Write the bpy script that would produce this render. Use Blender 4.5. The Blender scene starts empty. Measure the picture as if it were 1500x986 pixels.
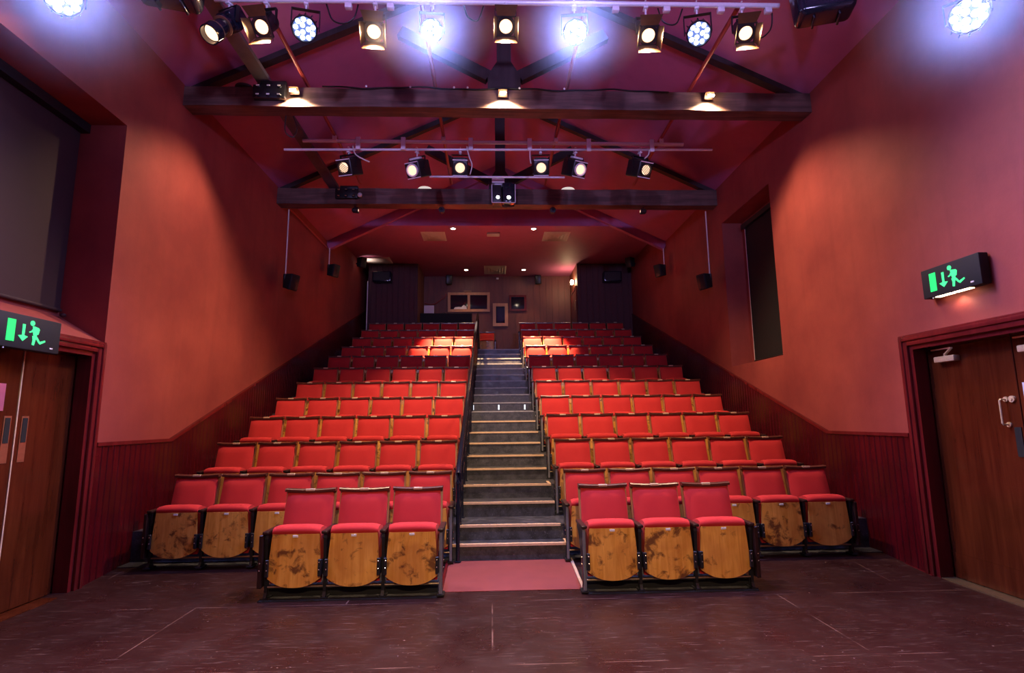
import bpy, bmesh, math, random
from mathutils import Vector, Matrix, Euler
random.seed(7)
C = bpy.context.scene.collection
PI = math.pi
R = math.radians

# ------------------------------------------------------------------ camera
cd = bpy.data.cameras.new('camera')
cam = bpy.data.objects.new('camera', cd)
C.objects.link(cam)
cd.sensor_fit = 'HORIZONTAL'
cd.sensor_width = 36.0
cd.lens = 800.0 / 1500.0 * 36.0
cd.clip_start = 0.05
cam.matrix_world = (Matrix.Translation((0, 0, 1.5)) @ Matrix.Rotation(R(-2.235), 4, 'Z')
                    @ Matrix.Rotation(R(90 + 8.731), 4, 'X') @ Matrix.Rotation(R(-0.6287), 4, 'Z'))
bpy.context.scene.camera = cam

# ------------------------------------------------------------------ materials
class NT:
    def __init__(s, name):
        s.m = bpy.data.materials.new(name)
        s.m.use_nodes = True
        s.t = s.m.node_tree
        s.b = s.t.nodes['Principled BSDF']
    def n(s, kind, **kw):
        nd = s.t.nodes.new(kind)
        for k, v in kw.items():
            if isinstance(getattr(nd, k, None), bpy.types.bpy_prop_collection):
                for a, b in v.items():
                    nd.inputs[a].default_value = b
            else:
                setattr(nd, k, v)
        return nd
    def l(s, a, b):
        s.t.links.new(a, b)
    def coord(s, kind='Object', scale=(1, 1, 1), rnd=False):
        tc = s.n('ShaderNodeTexCoord')
        mp = s.n('ShaderNodeMapping')
        mp.inputs['Scale'].default_value = scale
        s.l(tc.outputs[kind], mp.inputs['Vector'])
        if rnd:
            oi = s.n('ShaderNodeObjectInfo')
            mu = s.n('ShaderNodeMath', operation='MULTIPLY')
            mu.inputs[1].default_value = 37.0
            s.l(oi.outputs['Random'], mu.inputs[0])
            s.l(mu.outputs[0], mp.inputs['Location'])
        return mp.outputs['Vector']
    def noise(s, vec, scale, detail=3, rough=.5, dist=0.):
        nd = s.n('ShaderNodeTexNoise')
        nd.inputs['Scale'].default_value = scale
        nd.inputs['Detail'].default_value = detail
        nd.inputs['Roughness'].default_value = rough
        nd.inputs['Distortion'].default_value = dist
        s.l(vec, nd.inputs['Vector'])
        return nd.outputs['Fac']
    def ramp(s, fac, stops):
        nd = s.n('ShaderNodeValToRGB')
        e = nd.color_ramp.elements
        while len(e) < len(stops):
            e.new(0.5)
        for el, (p, c) in zip(e, stops):
            el.position = p
            el.color = (c, c, c, 1) if not isinstance(c, tuple) else (*c, 1)
        s.l(fac, nd.inputs['Fac'])
        return nd.outputs['Color']
    def mix(s, fac, a, b, mode='MIX'):
        nd = s.n('ShaderNodeMix', data_type='RGBA', blend_type=mode)
        for sock, v in ((nd.inputs[0], fac), (nd.inputs[6], a), (nd.inputs[7], b)):
            if isinstance(v, (int, float)):
                sock.default_value = v
            elif isinstance(v, tuple):
                sock.default_value = (*v, 1)
            else:
                s.l(v, sock)
        return nd.outputs[2]
    def bump(s, h, strength=.2, dist=.01):
        nd = s.n('ShaderNodeBump')
        nd.inputs['Strength'].default_value = strength
        nd.inputs['Distance'].default_value = dist
        s.l(h, nd.inputs['Height'])
        s.l(nd.outputs['Normal'], s.b.inputs['Normal'])
    def set(s, col=None, rough=None, metal=None, spec=None):
        for key, v in (('Base Color', col), ('Roughness', rough), ('Metallic', metal), ('Specular IOR Level', spec)):
            if v is None:
                continue
            if isinstance(v, tuple):
                s.b.inputs[key].default_value = (*v, 1)
            elif isinstance(v, (int, float)):
                s.b.inputs[key].default_value = v
            else:
                s.l(v, s.b.inputs[key])
        return s.m

def simple(name, col, rough=.5, metal=0., var=.15, scale=20., bump=0., spec=.5):
    t = NT(name)
    f = t.noise(t.coord(), scale, 4)
    c = t.mix(f, tuple(x * (1 - var) for x in col), tuple(min(1, x * (1 + var)) for x in col))
    t.set(c, rough, metal, spec)
    if bump:
        t.bump(f, bump, .01)
    return t.m

def glow(name, col, strength):
    t = NT(name)
    t.set((0.02, 0.02, 0.02), .3)
    f = t.noise(t.coord(), 5.)
    t.l(t.mix(f, tuple(x * .96 for x in col), col), t.b.inputs['Emission Color'])
    t.b.inputs['Emission Strength'].default_value = strength
    return t.m

M = {}
def wall_paint(name, a, b):
    t = NT(name)
    v = t.coord()
    f = t.noise(v, .9, 5, .6)
    st = t.noise(t.coord(scale=(5, 5, .5)), 1.2, 4, .55)
    c = t.mix(t.ramp(f, [(.35, 0.), (.68, 1.)]), a, b)
    c = t.mix(t.ramp(st, [(.5, 0.), (.75, .3)]), c, tuple(x * .8 for x in a))
    t.set(c, .62, 0., .35)
    t.bump(t.noise(v, 45, 4), .12, .006)
    return t.m
M['wall'] = wall_paint('wall_paint', (.225, .038, .036), (.35, .070, .054))
M['ceiling'] = wall_paint('ceiling_paint', (.40, .11, .235), (.46, .125, .27))
M['stage'] = simple('grey_bounce_drape', (.12, .10, .11), .9)  # unseen drape, its grey chosen for the bounce it gives

def floor_mat():
    t = NT('painted_stage_floor')
    v = t.coord()
    f = t.noise(v, 1.3, 6, .62)
    c = t.mix(t.ramp(f, [(.3, 0.), (.7, 1.)]), (.016, .0048, .0045), (.031, .0105, .0090))
    # board sheets with pale worn joints
    br = t.n('ShaderNodeTexBrick')
    br.inputs['Scale'].default_value = 1.
    br.inputs['Mortar Size'].default_value = .005
    br.inputs['Brick Width'].default_value = 2.44
    br.inputs['Row Height'].default_value = 1.22
    t.l(t.coord(), br.inputs['Vector'])
    wear = t.ramp(t.noise(v, 2.3, 3), [(.46, 0.), (.60, .4)])
    jf = t.n('ShaderNodeMath', operation='MULTIPLY')
    t.l(br.outputs['Fac'], jf.inputs[0]); t.l(wear, jf.inputs[1])
    c = t.mix(jf.outputs[0], c, (.30, .17, .13))
    # scuffs: short stretched scratches and chips
    out = c
    for rot, sc, lo, hi, amt in ((.3, (1.2, 18, 1), .62, .70, .22), (1.9, (1.5, 24, 1), .63, .70, .25), (2.6, (1., 30, 1), .63, .69, .25), (.9, (14, 14, 1), .665, .70, .6)):
        tc = t.n('ShaderNodeTexCoord'); mp = t.n('ShaderNodeMapping')
        mp.inputs['Rotation'].default_value = (0, 0, rot); mp.inputs['Scale'].default_value = sc
        t.l(tc.outputs['Object'], mp.inputs['Vector'])
        s = t.noise(mp.outputs['Vector'], 3.2, 4, .6)
        out = t.mix(t.ramp(s, [(lo, 0.), (hi, amt)]), out, (.30, .20, .18))
    t.set(out, t.ramp(t.noise(v, 2.1, 6, .7), [(.3, .20), (.7, .50)]), 0., .28)
    t.bump(t.noise(v, 7, 5), .08, .01)
    return t.m
M['floor'] = floor_mat()

def wood(name, dark, light, rough=.35, scale=6., stretch=(14, 14, 1.0), rnd=False):
    t = NT(name)
    v = t.coord(scale=stretch, rnd=rnd)
    f = t.noise(v, scale / 6., 6, .6, .6)
    g = t.noise(t.coord(scale=(1.2, 1.2, .5), rnd=rnd), 2.2, 3, .5, 1.2)
    c = t.mix(t.ramp(f, [(.3, 0.), (.7, 1.)]), dark, light)
    c = t.mix(t.ramp(g, [(.4, 0.), (.75, .55)]), c, tuple(x * .55 for x in dark))
    t.set(c, rough)
    t.bump(f, .05, .003)
    return t.m
M['door'] = wood('dark_varnished_door_veneer', (.045, .008, .003), (.092, .020, .007), .22)
M['frame'] = wood('deep_red_gloss_woodwork', (.10, .008, .010), (.15, .013, .015), .2)
M['panel'] = wood('dark_red_tongue_and_groove', (.055, .002, .005), (.088, .004, .008), .26)
M['timber'] = wood('old_dark_roof_timber', (.05, .025, .02), (.19, .10, .08), .55, stretch=(1.0, 14, 14))
M['strut'] = wood('dark_strut_timber', (.018, .009, .010), (.036, .02, .022), .7)
M['backpanel'] = wood('brown_panelled_back_wall', (.13, .034, .022), (.18, .048, .027), .55)
M['partition'] = simple('dark_partition_cloth', (.075, .030, .035), .85)
M['pine'] = wood('varnished_pine_frame', (.50, .21, .075), (.62, .30, .12), .35)
M['caprail'] = wood('dark_seat_cap_wood', (.06, .014, .010), (.13, .035, .02), .3, rnd=True)
M['armwood'] = wood('near_black_arm_wood', (.018, .007, .006), (.04, .014, .010), .35)
M['shell'] = wood('seat_back_plywood', (.30, .12, .04), (.42, .20, .07), .4, rnd=True)

def burl():
    t = NT('burl_veneer_seat_board')
    v = t.coord(rnd=True)
    gr = t.noise(t.coord(scale=(28, 28, 2.2), rnd=True), 1.0, 5, .6, .8)
    big = t.noise(v, 3.0, 3, .5, .7)
    kn = t.noise(v, 9.5, 6, .62, .5)
    oi = t.n('ShaderNodeObjectInfo')
    c = t.mix(t.ramp(gr, [(.3, 0.), (.7, 1.)]), (.62, .26, .035), (.85, .43, .085))
    c = t.mix(t.ramp(big, [(.42, 0.), (.7, .55)]), c, (.44, .15, .028))
    lim = t.n('ShaderNodeMapRange')
    t.l(oi.outputs['Random'], lim.inputs[0])
    lim.inputs[3].default_value = -.07; lim.inputs[4].default_value = .05
    ad = t.n('ShaderNodeMath', operation='ADD')
    t.l(kn, ad.inputs[0]); t.l(lim.outputs[0], ad.inputs[1])
    c = t.mix(t.ramp(ad.outputs[0], [(.525, 0.), (.64, .85)]), c, (.075, .016, .008))
    t.set(c, .3)
    return t.m
M['burl'] = burl()

def fabric():
    t = NT('red_wool_upholstery')
    v = t.coord(rnd=True)
    f = t.noise(v, 5, 4, .6)
    c = t.mix(f, (.40, .015, .019), (.53, .030, .027))
    t.set(c, .82, 0., .25)
    t.b.inputs['Sheen Weight'].default_value = .15
    t.b.inputs['Sheen Tint'].default_value = (1, .35, .3, 1)
    t.bump(t.noise(v, 260, 2), .15, .002)
    return t.m
M['red'] = fabric()
M['black'] = simple('black_powder_coated_steel', (.012, .012, .014), .38, 0., .3)
M['flap'] = simple('brown_barn_door_metal', (.085, .040, .020), .45, .2, .3)  # dark brown metal, base colour leaning to orange
M['blackgloss'] = simple('glossy_black_moulding', (.010, .012, .022), .16, 0., .3)
M['blackmatt'] = simple('matt_black_paint', (.005, .005, .006), .8, 0., .3)
M['steel'] = simple('galvanised_steel_tube', (.88, .85, .90), .28, .2, .10, 60)
M['dullsteel'] = simple('dull_grey_steel_edge', (.20, .20, .22), .35, .3, .2)
M['tray'] = simple('dusty_grey_tray_metal', (.13, .11, .125), .5, .1, .3, 9)
M['chrome'] = simple('polished_chrome', (.75, .74, .72), .14, 1., .06)
M['plate'] = simple('aged_cream_plate', (.62, .48, .30), .35, .2, .25, 60)
M['brass'] = simple('worn_brass', (.55, .42, .24), .3, .9, .2, 40)
M['white'] = simple('white_plastic', (.75, .73, .70), .4, 0., .05)
M['cream'] = simple('cream_nosing_strip', (.74, .50, .30), .45, 0., .22, 30)
M['greyedge'] = simple('grey_rubber_nosing', (.30, .29, .30), .4, 0., .4, 18)
M['redpipe'] = simple('red_painted_pipe', (.42, .06, .05), .4, 0., .1)
M['carpet'] = simple('faded_red_carpet', (.20, .038, .033), .95, 0., .15, 6, .3)
M['glass'] = simple('dark_booth_glass', (.006, .008, .02), .06, 0., .2)
M['blind'] = simple('dark_roller_blind', (.035, .013, .014), .75, 0., .12, 8)
M['grille'] = simple('off_white_vent_grille', (.82, .74, .70), .5, 0., .08)
M['doorwhite'] = simple('scuffed_seam_edge', (.55, .40, .28), .5, 0., .25, 30)
M['pinkpaper'] = simple('pink_notice', (.42, .10, .16), .6)
M['bluepaper'] = simple('pale_blue_notice', (.55, .62, .75), .6)
M['green'] = glow('green_exit_pictogram', (.02, 1., .22), 1.25)
M['palegreen'] = glow('pale_green_exit_pictogram', (.06, 1., .32), 1.5)
M['warm'] = glow('lit_halogen_lens', (1., .54, .30), 3.2)
M['warmdim'] = glow('lit_profile_lens', (1., .60, .40), 1.7)
M['warmhot'] = glow('halogen_flood_tube', (1., .74, .48), 150.)
M['led'] = glow('white_led_lens', (.62, .72, 1.), 60.)
M['leddim'] = glow('soft_white_led_lens', (.62, .76, 1.), 4.)
M['ledback'] = glow('led_face_glow', (.22, .34, 1.), .8)
M['down'] = glow('lit_downlight', (1., .80, .58), 90.)
M['walllamp'] = glow('lit_wall_lamp', (1., .72, .42), 26.)
M['strip'] = glow('sign_downlight_strip', (1., .78, .5), 8.)
M['stepled'] = glow('small_step_marker', (.9, .92, 1.), 1.6)
M['projlens'] = glow('projector_lens', (.85, 1., .9), 14.)
M['domeglow'] = glow('white_dome_light', (1., .86, .82), .75)

def tread_mat():
    t = NT('worn_black_stair_rubber')
    v = t.coord()
    f = t.noise(v, 9, 6, .7)
    g = t.noise(v, 60, 3, .6)
    c = t.mix(t.ramp(f, [(.4, 0.), (.75, 1.)]), (.020, .021, .027), (.095, .095, .11))
    c = t.mix(t.ramp(g, [(.6, 0.), (.72, .35)]), c, (.30, .30, .33))
    t.set(c, t.ramp(f, [(.35, .30), (.7, .55)]), 0., .5)
    t.bump(g, .2, .004)
    return t.m
M['tread'] = tread_mat()

# ------------------------------------------------------------------ mesh helpers
def bm_new():
    return bmesh.new()

def box(bm, x0, x1, y0, y1, z0, z1, mx=None):
    vs = [bm.verts.new((x, y, z)) for z in (z0, z1) for y in (y0, y1) for x in (x0, x1)]
    for f in ((0, 2, 3, 1), (4, 5, 7, 6), (0, 1, 5, 4), (2, 6, 7, 3), (0, 4, 6, 2), (1, 3, 7, 5)):
        bm.faces.new([vs[i] for i in f])
    if mx is not None:
        bmesh.ops.transform(bm, matrix=mx, verts=vs)
    return vs

def rbox(bm, x0, x1, y0, y1, z0, z1, r=.01, seg=2, mx=None):
    b2 = bmesh.new()
    box(b2, x0, x1, y0, y1, z0, z1)
    bmesh.ops.bevel(b2, geom=b2.edges[:], offset=r, segments=seg, profile=.5, affect='EDGES')
    if mx is not None:
        bmesh.ops.transform(b2, matrix=mx, verts=b2.verts[:])
    merge(bm, b2)

def merge(bm, b2):
    me = bpy.data.meshes.new('tmp')
    b2.to_mesh(me); b2.free()
    bm.from_mesh(me)
    bpy.data.meshes.remove(me)

def frame_of(d):
    d = Vector(d).normalized()
    up = Vector((0, 0, 1)) if abs(d.z) < .9 else Vector((0, 1, 0))
    a = d.cross(up).normalized()
    b = a.cross(d).normalized()
    return d, a, b

def cyl(bm, p0, p1, r0, r1=None, seg=16, caps=True):
    r1 = r0 if r1 is None else r1
    p0, p1 = Vector(p0), Vector(p1)
    d, a, b = frame_of(p1 - p0)
    A, B = [], []
    for i in range(seg):
        t = 2 * PI * i / seg
        w = a * math.cos(t) + b * math.sin(t)
        A.append(bm.verts.new(p0 + w * r0)); B.append(bm.verts.new(p1 + w * r1))
    for i in range(seg):
        j = (i + 1) % seg
        bm.faces.new((A[i], A[j], B[j], B[i]))
    if caps:
        bm.faces.new(A[::-1]); bm.faces.new(B)

def tube(bm, pts, r, seg=8):
    pts = [Vector(p) for p in pts]
    rings = []
    for i, p in enumerate(pts):
        d = (pts[min(i + 1, len(pts) - 1)] - pts[max(i - 1, 0)])
        d, a, b = frame_of(d)
        rings.append([bm.verts.new(p + (a * math.cos(2 * PI * k / seg) + b * math.sin(2 * PI * k / seg)) * r) for k in range(seg)])
    for A, B in zip(rings, rings[1:]):
        for i in range(seg):
            j = (i + 1) % seg
            bm.faces.new((A[i], A[j], B[j], B[i]))
    bm.faces.new(rings[0][::-1]); bm.faces.new(rings[-1])

def bar(bm, p0, p1, w, h, roll=0.):
    """square-section bar: w across (horizontal), h the other way"""
    p0, p1 = Vector(p0), Vector(p1)
    d, a, b = frame_of(p1 - p0)
    if roll:
        q = Matrix.Rotation(roll, 3, d); a, b = q @ a, q @ b
    vs = [bm.verts.new(p + a * sx * w / 2 + b * sy * h / 2) for p in (p0, p1) for sx, sy in ((-1, -1), (1, -1), (1, 1), (-1, 1))]
    for f in ((3, 2, 1, 0), (4, 5, 6, 7), (0, 1, 5, 4), (1, 2, 6, 5), (2, 3, 7, 6), (3, 0, 4, 7)):
        bm.faces.new([vs[i] for i in f])

def prism(bm, poly, axis, a0, a1):
    """extrude a polygon lying across AXIS ('x','y','z') between a0 and a1"""
    def P(u, v, a):
        return {'x': (a, u, v), 'y': (u, a, v), 'z': (u, v, a)}[axis]
    A = [bm.verts.new(P(u, v, a0)) for u, v in poly]
    B = [bm.verts.new(P(u, v, a1)) for u, v in poly]
    n = len(poly)
    for i in range(n):
        j = (i + 1) % n
        bm.faces.new((A[i], A[j], B[j], B[i]))
    bm.faces.new(A[::-1]); bm.faces.new(B)

def lathe(bm, prof, origin=(0, 0, 0), axis=(0, 0, 1), seg=24):
    """prof: (radius, distance along axis)"""
    o = Vector(origin); d, a, b = frame_of(axis)
    rings = []
    for r, h in prof:
        rings.append([bm.verts.new(o + d * h + (a * math.cos(2 * PI * k / seg) + b * math.sin(2 * PI * k / seg)) * max(r, 1e-4)) for k in range(seg)])
    for A, B in zip(rings, rings[1:]):
        for i in range(seg):
            j = (i + 1) % seg
            bm.faces.new((A[i], A[j], B[j], B[i]))
    bm.faces.new(rings[0][::-1]); bm.faces.new(rings[-1])

def quad(bm, *ps):
    bm.faces.new([bm.verts.new(p) for p in ps])

def mesh(name, bm, m, smooth=None):
    bmesh.ops.recalc_face_normals(bm, faces=bm.faces[:])
    me = bpy.data.meshes.new(name)
    bm.to_mesh(me); bm.free()
    me.materials.append(m)
    if smooth is not None:
        me.polygons.foreach_set('use_smooth', [True] * len(me.polygons))
        me.set_sharp_from_angle(angle=R(smooth))
    return me

def obj(name, bm, m, parent=None, loc=(0, 0, 0), rot=None, smooth=None):
    me = bm if isinstance(bm, bpy.types.Mesh) else mesh(name, bm, m, smooth)
    o = bpy.data.objects.new(name, me)
    C.objects.link(o)
    o.location = loc
    if rot:
        o.rotation_euler = rot
    if parent:
        o.parent = parent
    return o

def tag(o, label, cat, group=None):
    o['label'] = label; o['category'] = cat
    if group:
        o['group'] = group
    return o

def thing(name, label, cat, loc=(0, 0, 0), rot=(0, 0, 0), group=None):
    o = bpy.data.objects.new(name, None)
    C.objects.link(o)
    o.empty_display_size = .1
    o.location = loc; o.rotation_euler = rot
    return tag(o, label, cat, group)

def struct(name, bm, m, label=None, smooth=None, cat=None):
    o = obj(name, bm, m, smooth=smooth)
    o['kind'] = 'structure'
    if label: o['label'] = label
    if cat: o['category'] = cat
    return o

def structroot(name, label, cat, loc=(0, 0, 0)):
    o = thing(name, label, cat, loc); o['kind'] = 'structure'
    return o

def spot_light(loc, d, power, size, col, blend=.5, rad=.05, name='lamp_beam'):
    l = bpy.data.lights.new(name, 'SPOT'); l.energy = power; l.spot_size = R(size); l.spot_blend = blend
    l.color = col; l.shadow_soft_size = rad
    o = bpy.data.objects.new(name, l); C.objects.link(o); o.location = loc
    o.rotation_euler = Vector(d).to_track_quat('-Z', 'Y').to_euler()
    return o

# ------------------------------------------------------------------ room dimensions
XL, XR = -3.80, 4.17
YS, YG, YB = -2.6, 12.5, 17.15      # stage wall, gable, back wall
ZP, ZR, ZF = 5.68, 7.60, 6.1         # wall plate, ridge, flat rear ceiling
XM = (XL + XR) / 2
PITCH = (ZR - ZP) / (XM - XL)
FLOOR_Y0, FLOOR_Y1, RAMP = 5.13, 5.93, .07
rowY = [5.346, 6.162, 7.038, 7.916, 8.822, 9.699, 10.571, 11.476, 12.456, 13.383, 14.27, 15.15]
rowZ = [0.0, .08, .384, .708, 1.011, 1.320, 1.661, 1.9945, 2.329, 2.6755, 3.01, 3.35]
edgeY = [None, FLOOR_Y1] + [y - .90 for y in rowY[2:]]

# floor
b = bm_new()
for (y0, z0), (y1, z1) in (((YS, 0), (FLOOR_Y0, 0)), ((FLOOR_Y0, 0), (FLOOR_Y1, RAMP)), ((FLOOR_Y1, RAMP), (6.4, RAMP))):
    quad(b, (XL - .3, y0, z0), (XR + .3, y0, z0), (XR + .3, y1, z1), (XL - .3, y1, z1))
struct('floor', b, M['floor'], 'dark brown painted stage floor with pale scuffs and scratches')

# raked tiers, each a full-width black platform
for k in range(1, 12):
    b = bm_new()
    y1 = edgeY[k + 1] if k < 11 else YB
    box(b, XL, XR, edgeY[k], y1 + (.02 if k < 11 else 0), (0 if k < 3 else rowZ[k - 2]), rowZ[k])
    struct('floor_tier', b, M['tread'])

def wall_sheet(b, x, ycuts, zcuts, holes):
    for y0, y1 in zip(ycuts, ycuts[1:]):
        for z0, z1 in zip(zcuts, zcuts[1:]):
            if any(h[0] <= y0 + 1e-6 and y1 <= h[1] + 1e-6 and h[2] <= z0 + 1e-6 and z1 <= h[3] + 1e-6 for h in holes):
                continue
            quad(b, (x, y0, z0), (x, y1, z0), (x, y1, z1), (x, y0, z1))

# left wall: door recess, window recess with a sloping sill
LW = (3.75, 5.47, 2.29, 4.60)        # window opening y0,y1,z0,z1
LD = (3.98, 5.36, 0.0, 2.19)
b = bm_new()
wall_sheet(b, XL, [YS, 3.75, 3.98, 5.36, 5.47, 6.5, YB], [0, 2.19, 2.29, 4.60, 6.3], [LW, LD])
xb = -4.27
quad(b, (XL, LW[0], 2.29), (XL, LW[1], 2.29), (xb, LW[1], 2.57), (xb, LW[0], 2.57))
quad(b, (XL, LW[0], 4.60), (XL, LW[1], 4.60), (xb, LW[1], 4.60), (xb, LW[0], 4.60))
for y in (LW[0], LW[1]):
    quad(b, (XL, y, 2.29), (XL, y, 4.60), (xb, y, 4.60), (xb, y, 2.57))
quad(b, (xb, LW[0], 2.57), (xb, LW[1], 2.57), (xb, LW[1], 4.60), (xb, LW[0], 4.60))
xd = -4.05
for y in (LD[0], LD[1]):
    quad(b, (XL, y, 0), (XL, y, 2.19), (xd, y, 2.19), (xd, y, 0))
quad(b, (XL, LD[0], 2.19), (XL, LD[1], 2.19), (xd, LD[1], 2.19), (xd, LD[0], 2.19))
quad(b, (xd, LD[0], 0), (xd, LD[1], 0), (xd, LD[1], 2.19), (xd, LD[0], 2.19))
bmesh.ops.remove_doubles(b, verts=b.verts[:], dist=.001)
struct('wall_left', b, M['wall'], 'terracotta red plastered wall with window recess above the double doors')

# right wall
RW = (7.60, 9.28, 2.38, 4.97)
RD = (3.40, 5.25, 0.0, 2.19)
b = bm_new()
wall_sheet(b, XR, [YS, 3.40, 5.25, 7.60, 9.28, YB], [0, 2.19, 2.38, 4.97, 6.3], [RW, RD])
xb = 4.53
quad(b, (XR, RW[0], 2.38), (XR, RW[1], 2.38), (xb, RW[1], 2.44), (xb, RW[0], 2.44))
quad(b, (XR, RW[0], 4.97), (XR, RW[1], 4.97), (xb, RW[1], 4.97), (xb, RW[0], 4.97))
for y in (RW[0], RW[1]):
    quad(b, (XR, y, 2.38), (XR, y, 4.97), (xb, y, 4.97), (xb, y, 2.44))
quad(b, (xb, RW[0], 2.44), (xb, RW[1], 2.44), (xb, RW[1], 4.97), (xb, RW[0], 4.97))
xd = 4.45
for y in (RD[0], RD[1]):
    quad(b, (XR, y, 0), (XR, y, 2.19), (xd, y, 2.19), (xd, y, 0))
quad(b, (XR, RD[0], 2.19), (XR, RD[1], 2.19), (xd, RD[1], 2.19), (xd, RD[0], 2.19))
quad(b, (xd, RD[0], 0), (xd, RD[1], 0), (xd, RD[1], 2.19), (xd, RD[0], 2.19))
bmesh.ops.remove_doubles(b, verts=b.verts[:], dist=.001)
struct('wall_right', b, M['wall'], 'terracotta red plastered wall with tall narrow blinded window')

# ceiling: two slopes, the flat rear ceiling, and the gable between them
b = bm_new()
quad(b, (XL, YS, ZP), (XM, YS, ZR), (XM, YG, ZR), (XL, YG, ZP))
quad(b, (XR, YS, ZP), (XM, YS, ZR), (XM, YG, ZR), (XR, YG, ZP))
quad(b, (XL, YG, ZF), (XR, YG, ZF), (XR, YB, ZF), (XL, YB, ZF))
struct('ceiling', b, M['ceiling'], 'pitched dark red ceiling, flat over the back rows')
b = bm_new()
xf = (ZF - ZP) / PITCH
quad(b, (XL, YG, ZP), (XL + xf, YG, ZF), (XL, YG, ZF))
quad(b, (XR, YG, ZP), (XR - xf, YG, ZF), (XR, YG, ZF))
quad(b, (XL + xf, YG, ZF), (XR - xf, YG, ZF), (XM, YG, ZR))
struct('wall_gable', b, M['ceiling'])
b = bm_new()
bar(b, (XL, YG - .05, ZP - .10), (XM, YG - .05, ZR - .10), .12, .20)
bar(b, (XR, YG - .05, ZP - .10), (XM, YG - .05, ZR - .10), .12, .20)
struct('trim_3', b, M['ceiling'])
b = bm_new()
quad(b, (XL - .3, YS, 0), (XR + .3, YS, 0), (XR + .3, YS, 7.6), (XL - .3, YS, 7.6))
struct('wall_stage', b, M['stage'])  # unseen stage end, set close so it bounces frontal light

# rear wall with recess between two dark partitions
b = bm_new()
n = 40
for i in range(n):      # vertical boards
    x0 = XL + (XR - XL) * i / n; x1 = XL + (XR - XL) * (i + 1) / n
    box(b, x0 + .003, x1 - .003, YB - .02, YB, 3.35, ZF)
quad(b, (XL, YB, 3.3), (XR, YB, 3.3), (XR, YB, ZF), (XL, YB, ZF))
struct('wall_back', b, M['backpanel'], 'brown boarded rear wall behind the last row')
PX0, PX1 = -2.13, 2.56
def partition(name, xa, xb_, xr, label):
    b = bm_new()
    box(b, min(xa, xb_), max(xa, xb_), 15.62, 15.68, 3.35, ZF - .03)
    n = 9
    for i in range(n):
        t0 = min(xa, xb_) + abs(xb_ - xa) * i / n
        cyl(b, (t0 + abs(xb_ - xa) / n / 2, 15.62, 3.35), (t0 + abs(xb_ - xa) / n / 2, 15.62, ZF - .04), .018, seg=6)
    return struct(name, b, M['partition'], label)
partition('wall_partition_left', -3.56, PX0, PX0, 'dark cloth partition behind the back row beside the control desk')
partition('wall_partition_right', PX1, XR, PX1, 'dark cloth partition behind the back row beside the lit wall lamp')
b = bm_new()
box(b, PX0 - .05, PX0, 15.68, YB - .02, 3.35, ZF)
struct('wall_recess_left', b, M['backpanel'])
b = bm_new()
box(b, PX1, PX1 + .05, 15.68, YB - .02, 3.35, ZF)
struct('wall_recess_right', b, M['backpanel'])
b = bm_new()   # lit edge of the partition, its light put in as a pale strip
box(b, -3.585, -3.56, 15.60, 15.64, 3.9, 5.55)
struct('trim_4', b, M['grille'])

# ------------------------------------------------------------------ wainscot
def slope_z(y):
    return 1.325 if y < 6.70 else 1.325 + (y - 6.70) * .362
def wainscot(nm, x, s, y0, num):
    b = bm_new()
    w = .085
    y = y0
    while y < 16.6:
        y1 = min(y + w, 16.6)
        za, zb = slope_z(y) - .02, slope_z(y1) - .02
        zlo = 0.0
        for k in range(2, 12):
            if y > edgeY[k] + .1: zlo = rowZ[k] - .05
        x1 = x + s * .022
        ys = (y + .002, y + .008, y1 - .008, y1 - .002)
        xs = (x + s * .012, x1, x1, x + s * .012)
        lo = [b.verts.new((xx, yy, zlo)) for xx, yy in zip(xs, ys)]
        hi = [b.verts.new((xx, yy, za + (zb - za) * (yy - y) / (y1 - y))) for xx, yy in zip(xs, ys)]
        for i in range(3):
            b.faces.new((lo[i], lo[i + 1], hi[i + 1], hi[i]))
        y = y1
    quad(b, (x + s * .011, y0, 0), (x + s * .011, 6.7, 0), (x + s * .011, 6.7, 1.30), (x + s * .011, y0, 1.30))
    quad(b, (x + s * .011, 6.7, 0), (x + s * .011, 16.6, 3.0), (x + s * .011, 16.6, slope_z(16.6) - .02), (x + s * .011, 6.7, 1.30))
    struct(nm, b, M['panel'], 'dark red boarded dado stepping up beside the ' + ('handrail side seats' if s > 0 else 'seats opposite the handrail'))
    b = bm_new()
    pts = [(y0, 1.325), (6.70, 1.325), (16.6, slope_z(16.6))]
    for (ya, za), (yb_, zb) in zip(pts, pts[1:]):
        bar(b, (x + s * .018, ya, za - .01), (x + s * .018, yb_, zb - .01), .036, .035)
    struct('trim_%d' % num, b, M['frame'])
wainscot('trim_5', XL, 1, 5.47, 1)
wainscot('trim_6', XR, -1, 5.36, 2)

# baseboards: pale worn edge at the foot of the walls
for nm, x, s, y0 in (('baseboard_left', XL, 1, 5.47), ('baseboard_right', XR, -1, 5.36)):
    b = bm_new()
    bar(b, (x + s * .030, y0 - .1, .012), (x + s * .030, 6.25, .080), .014, .012)
    struct(nm, b, M['doorwhite' if s > 0 else 'frame'])

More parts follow.
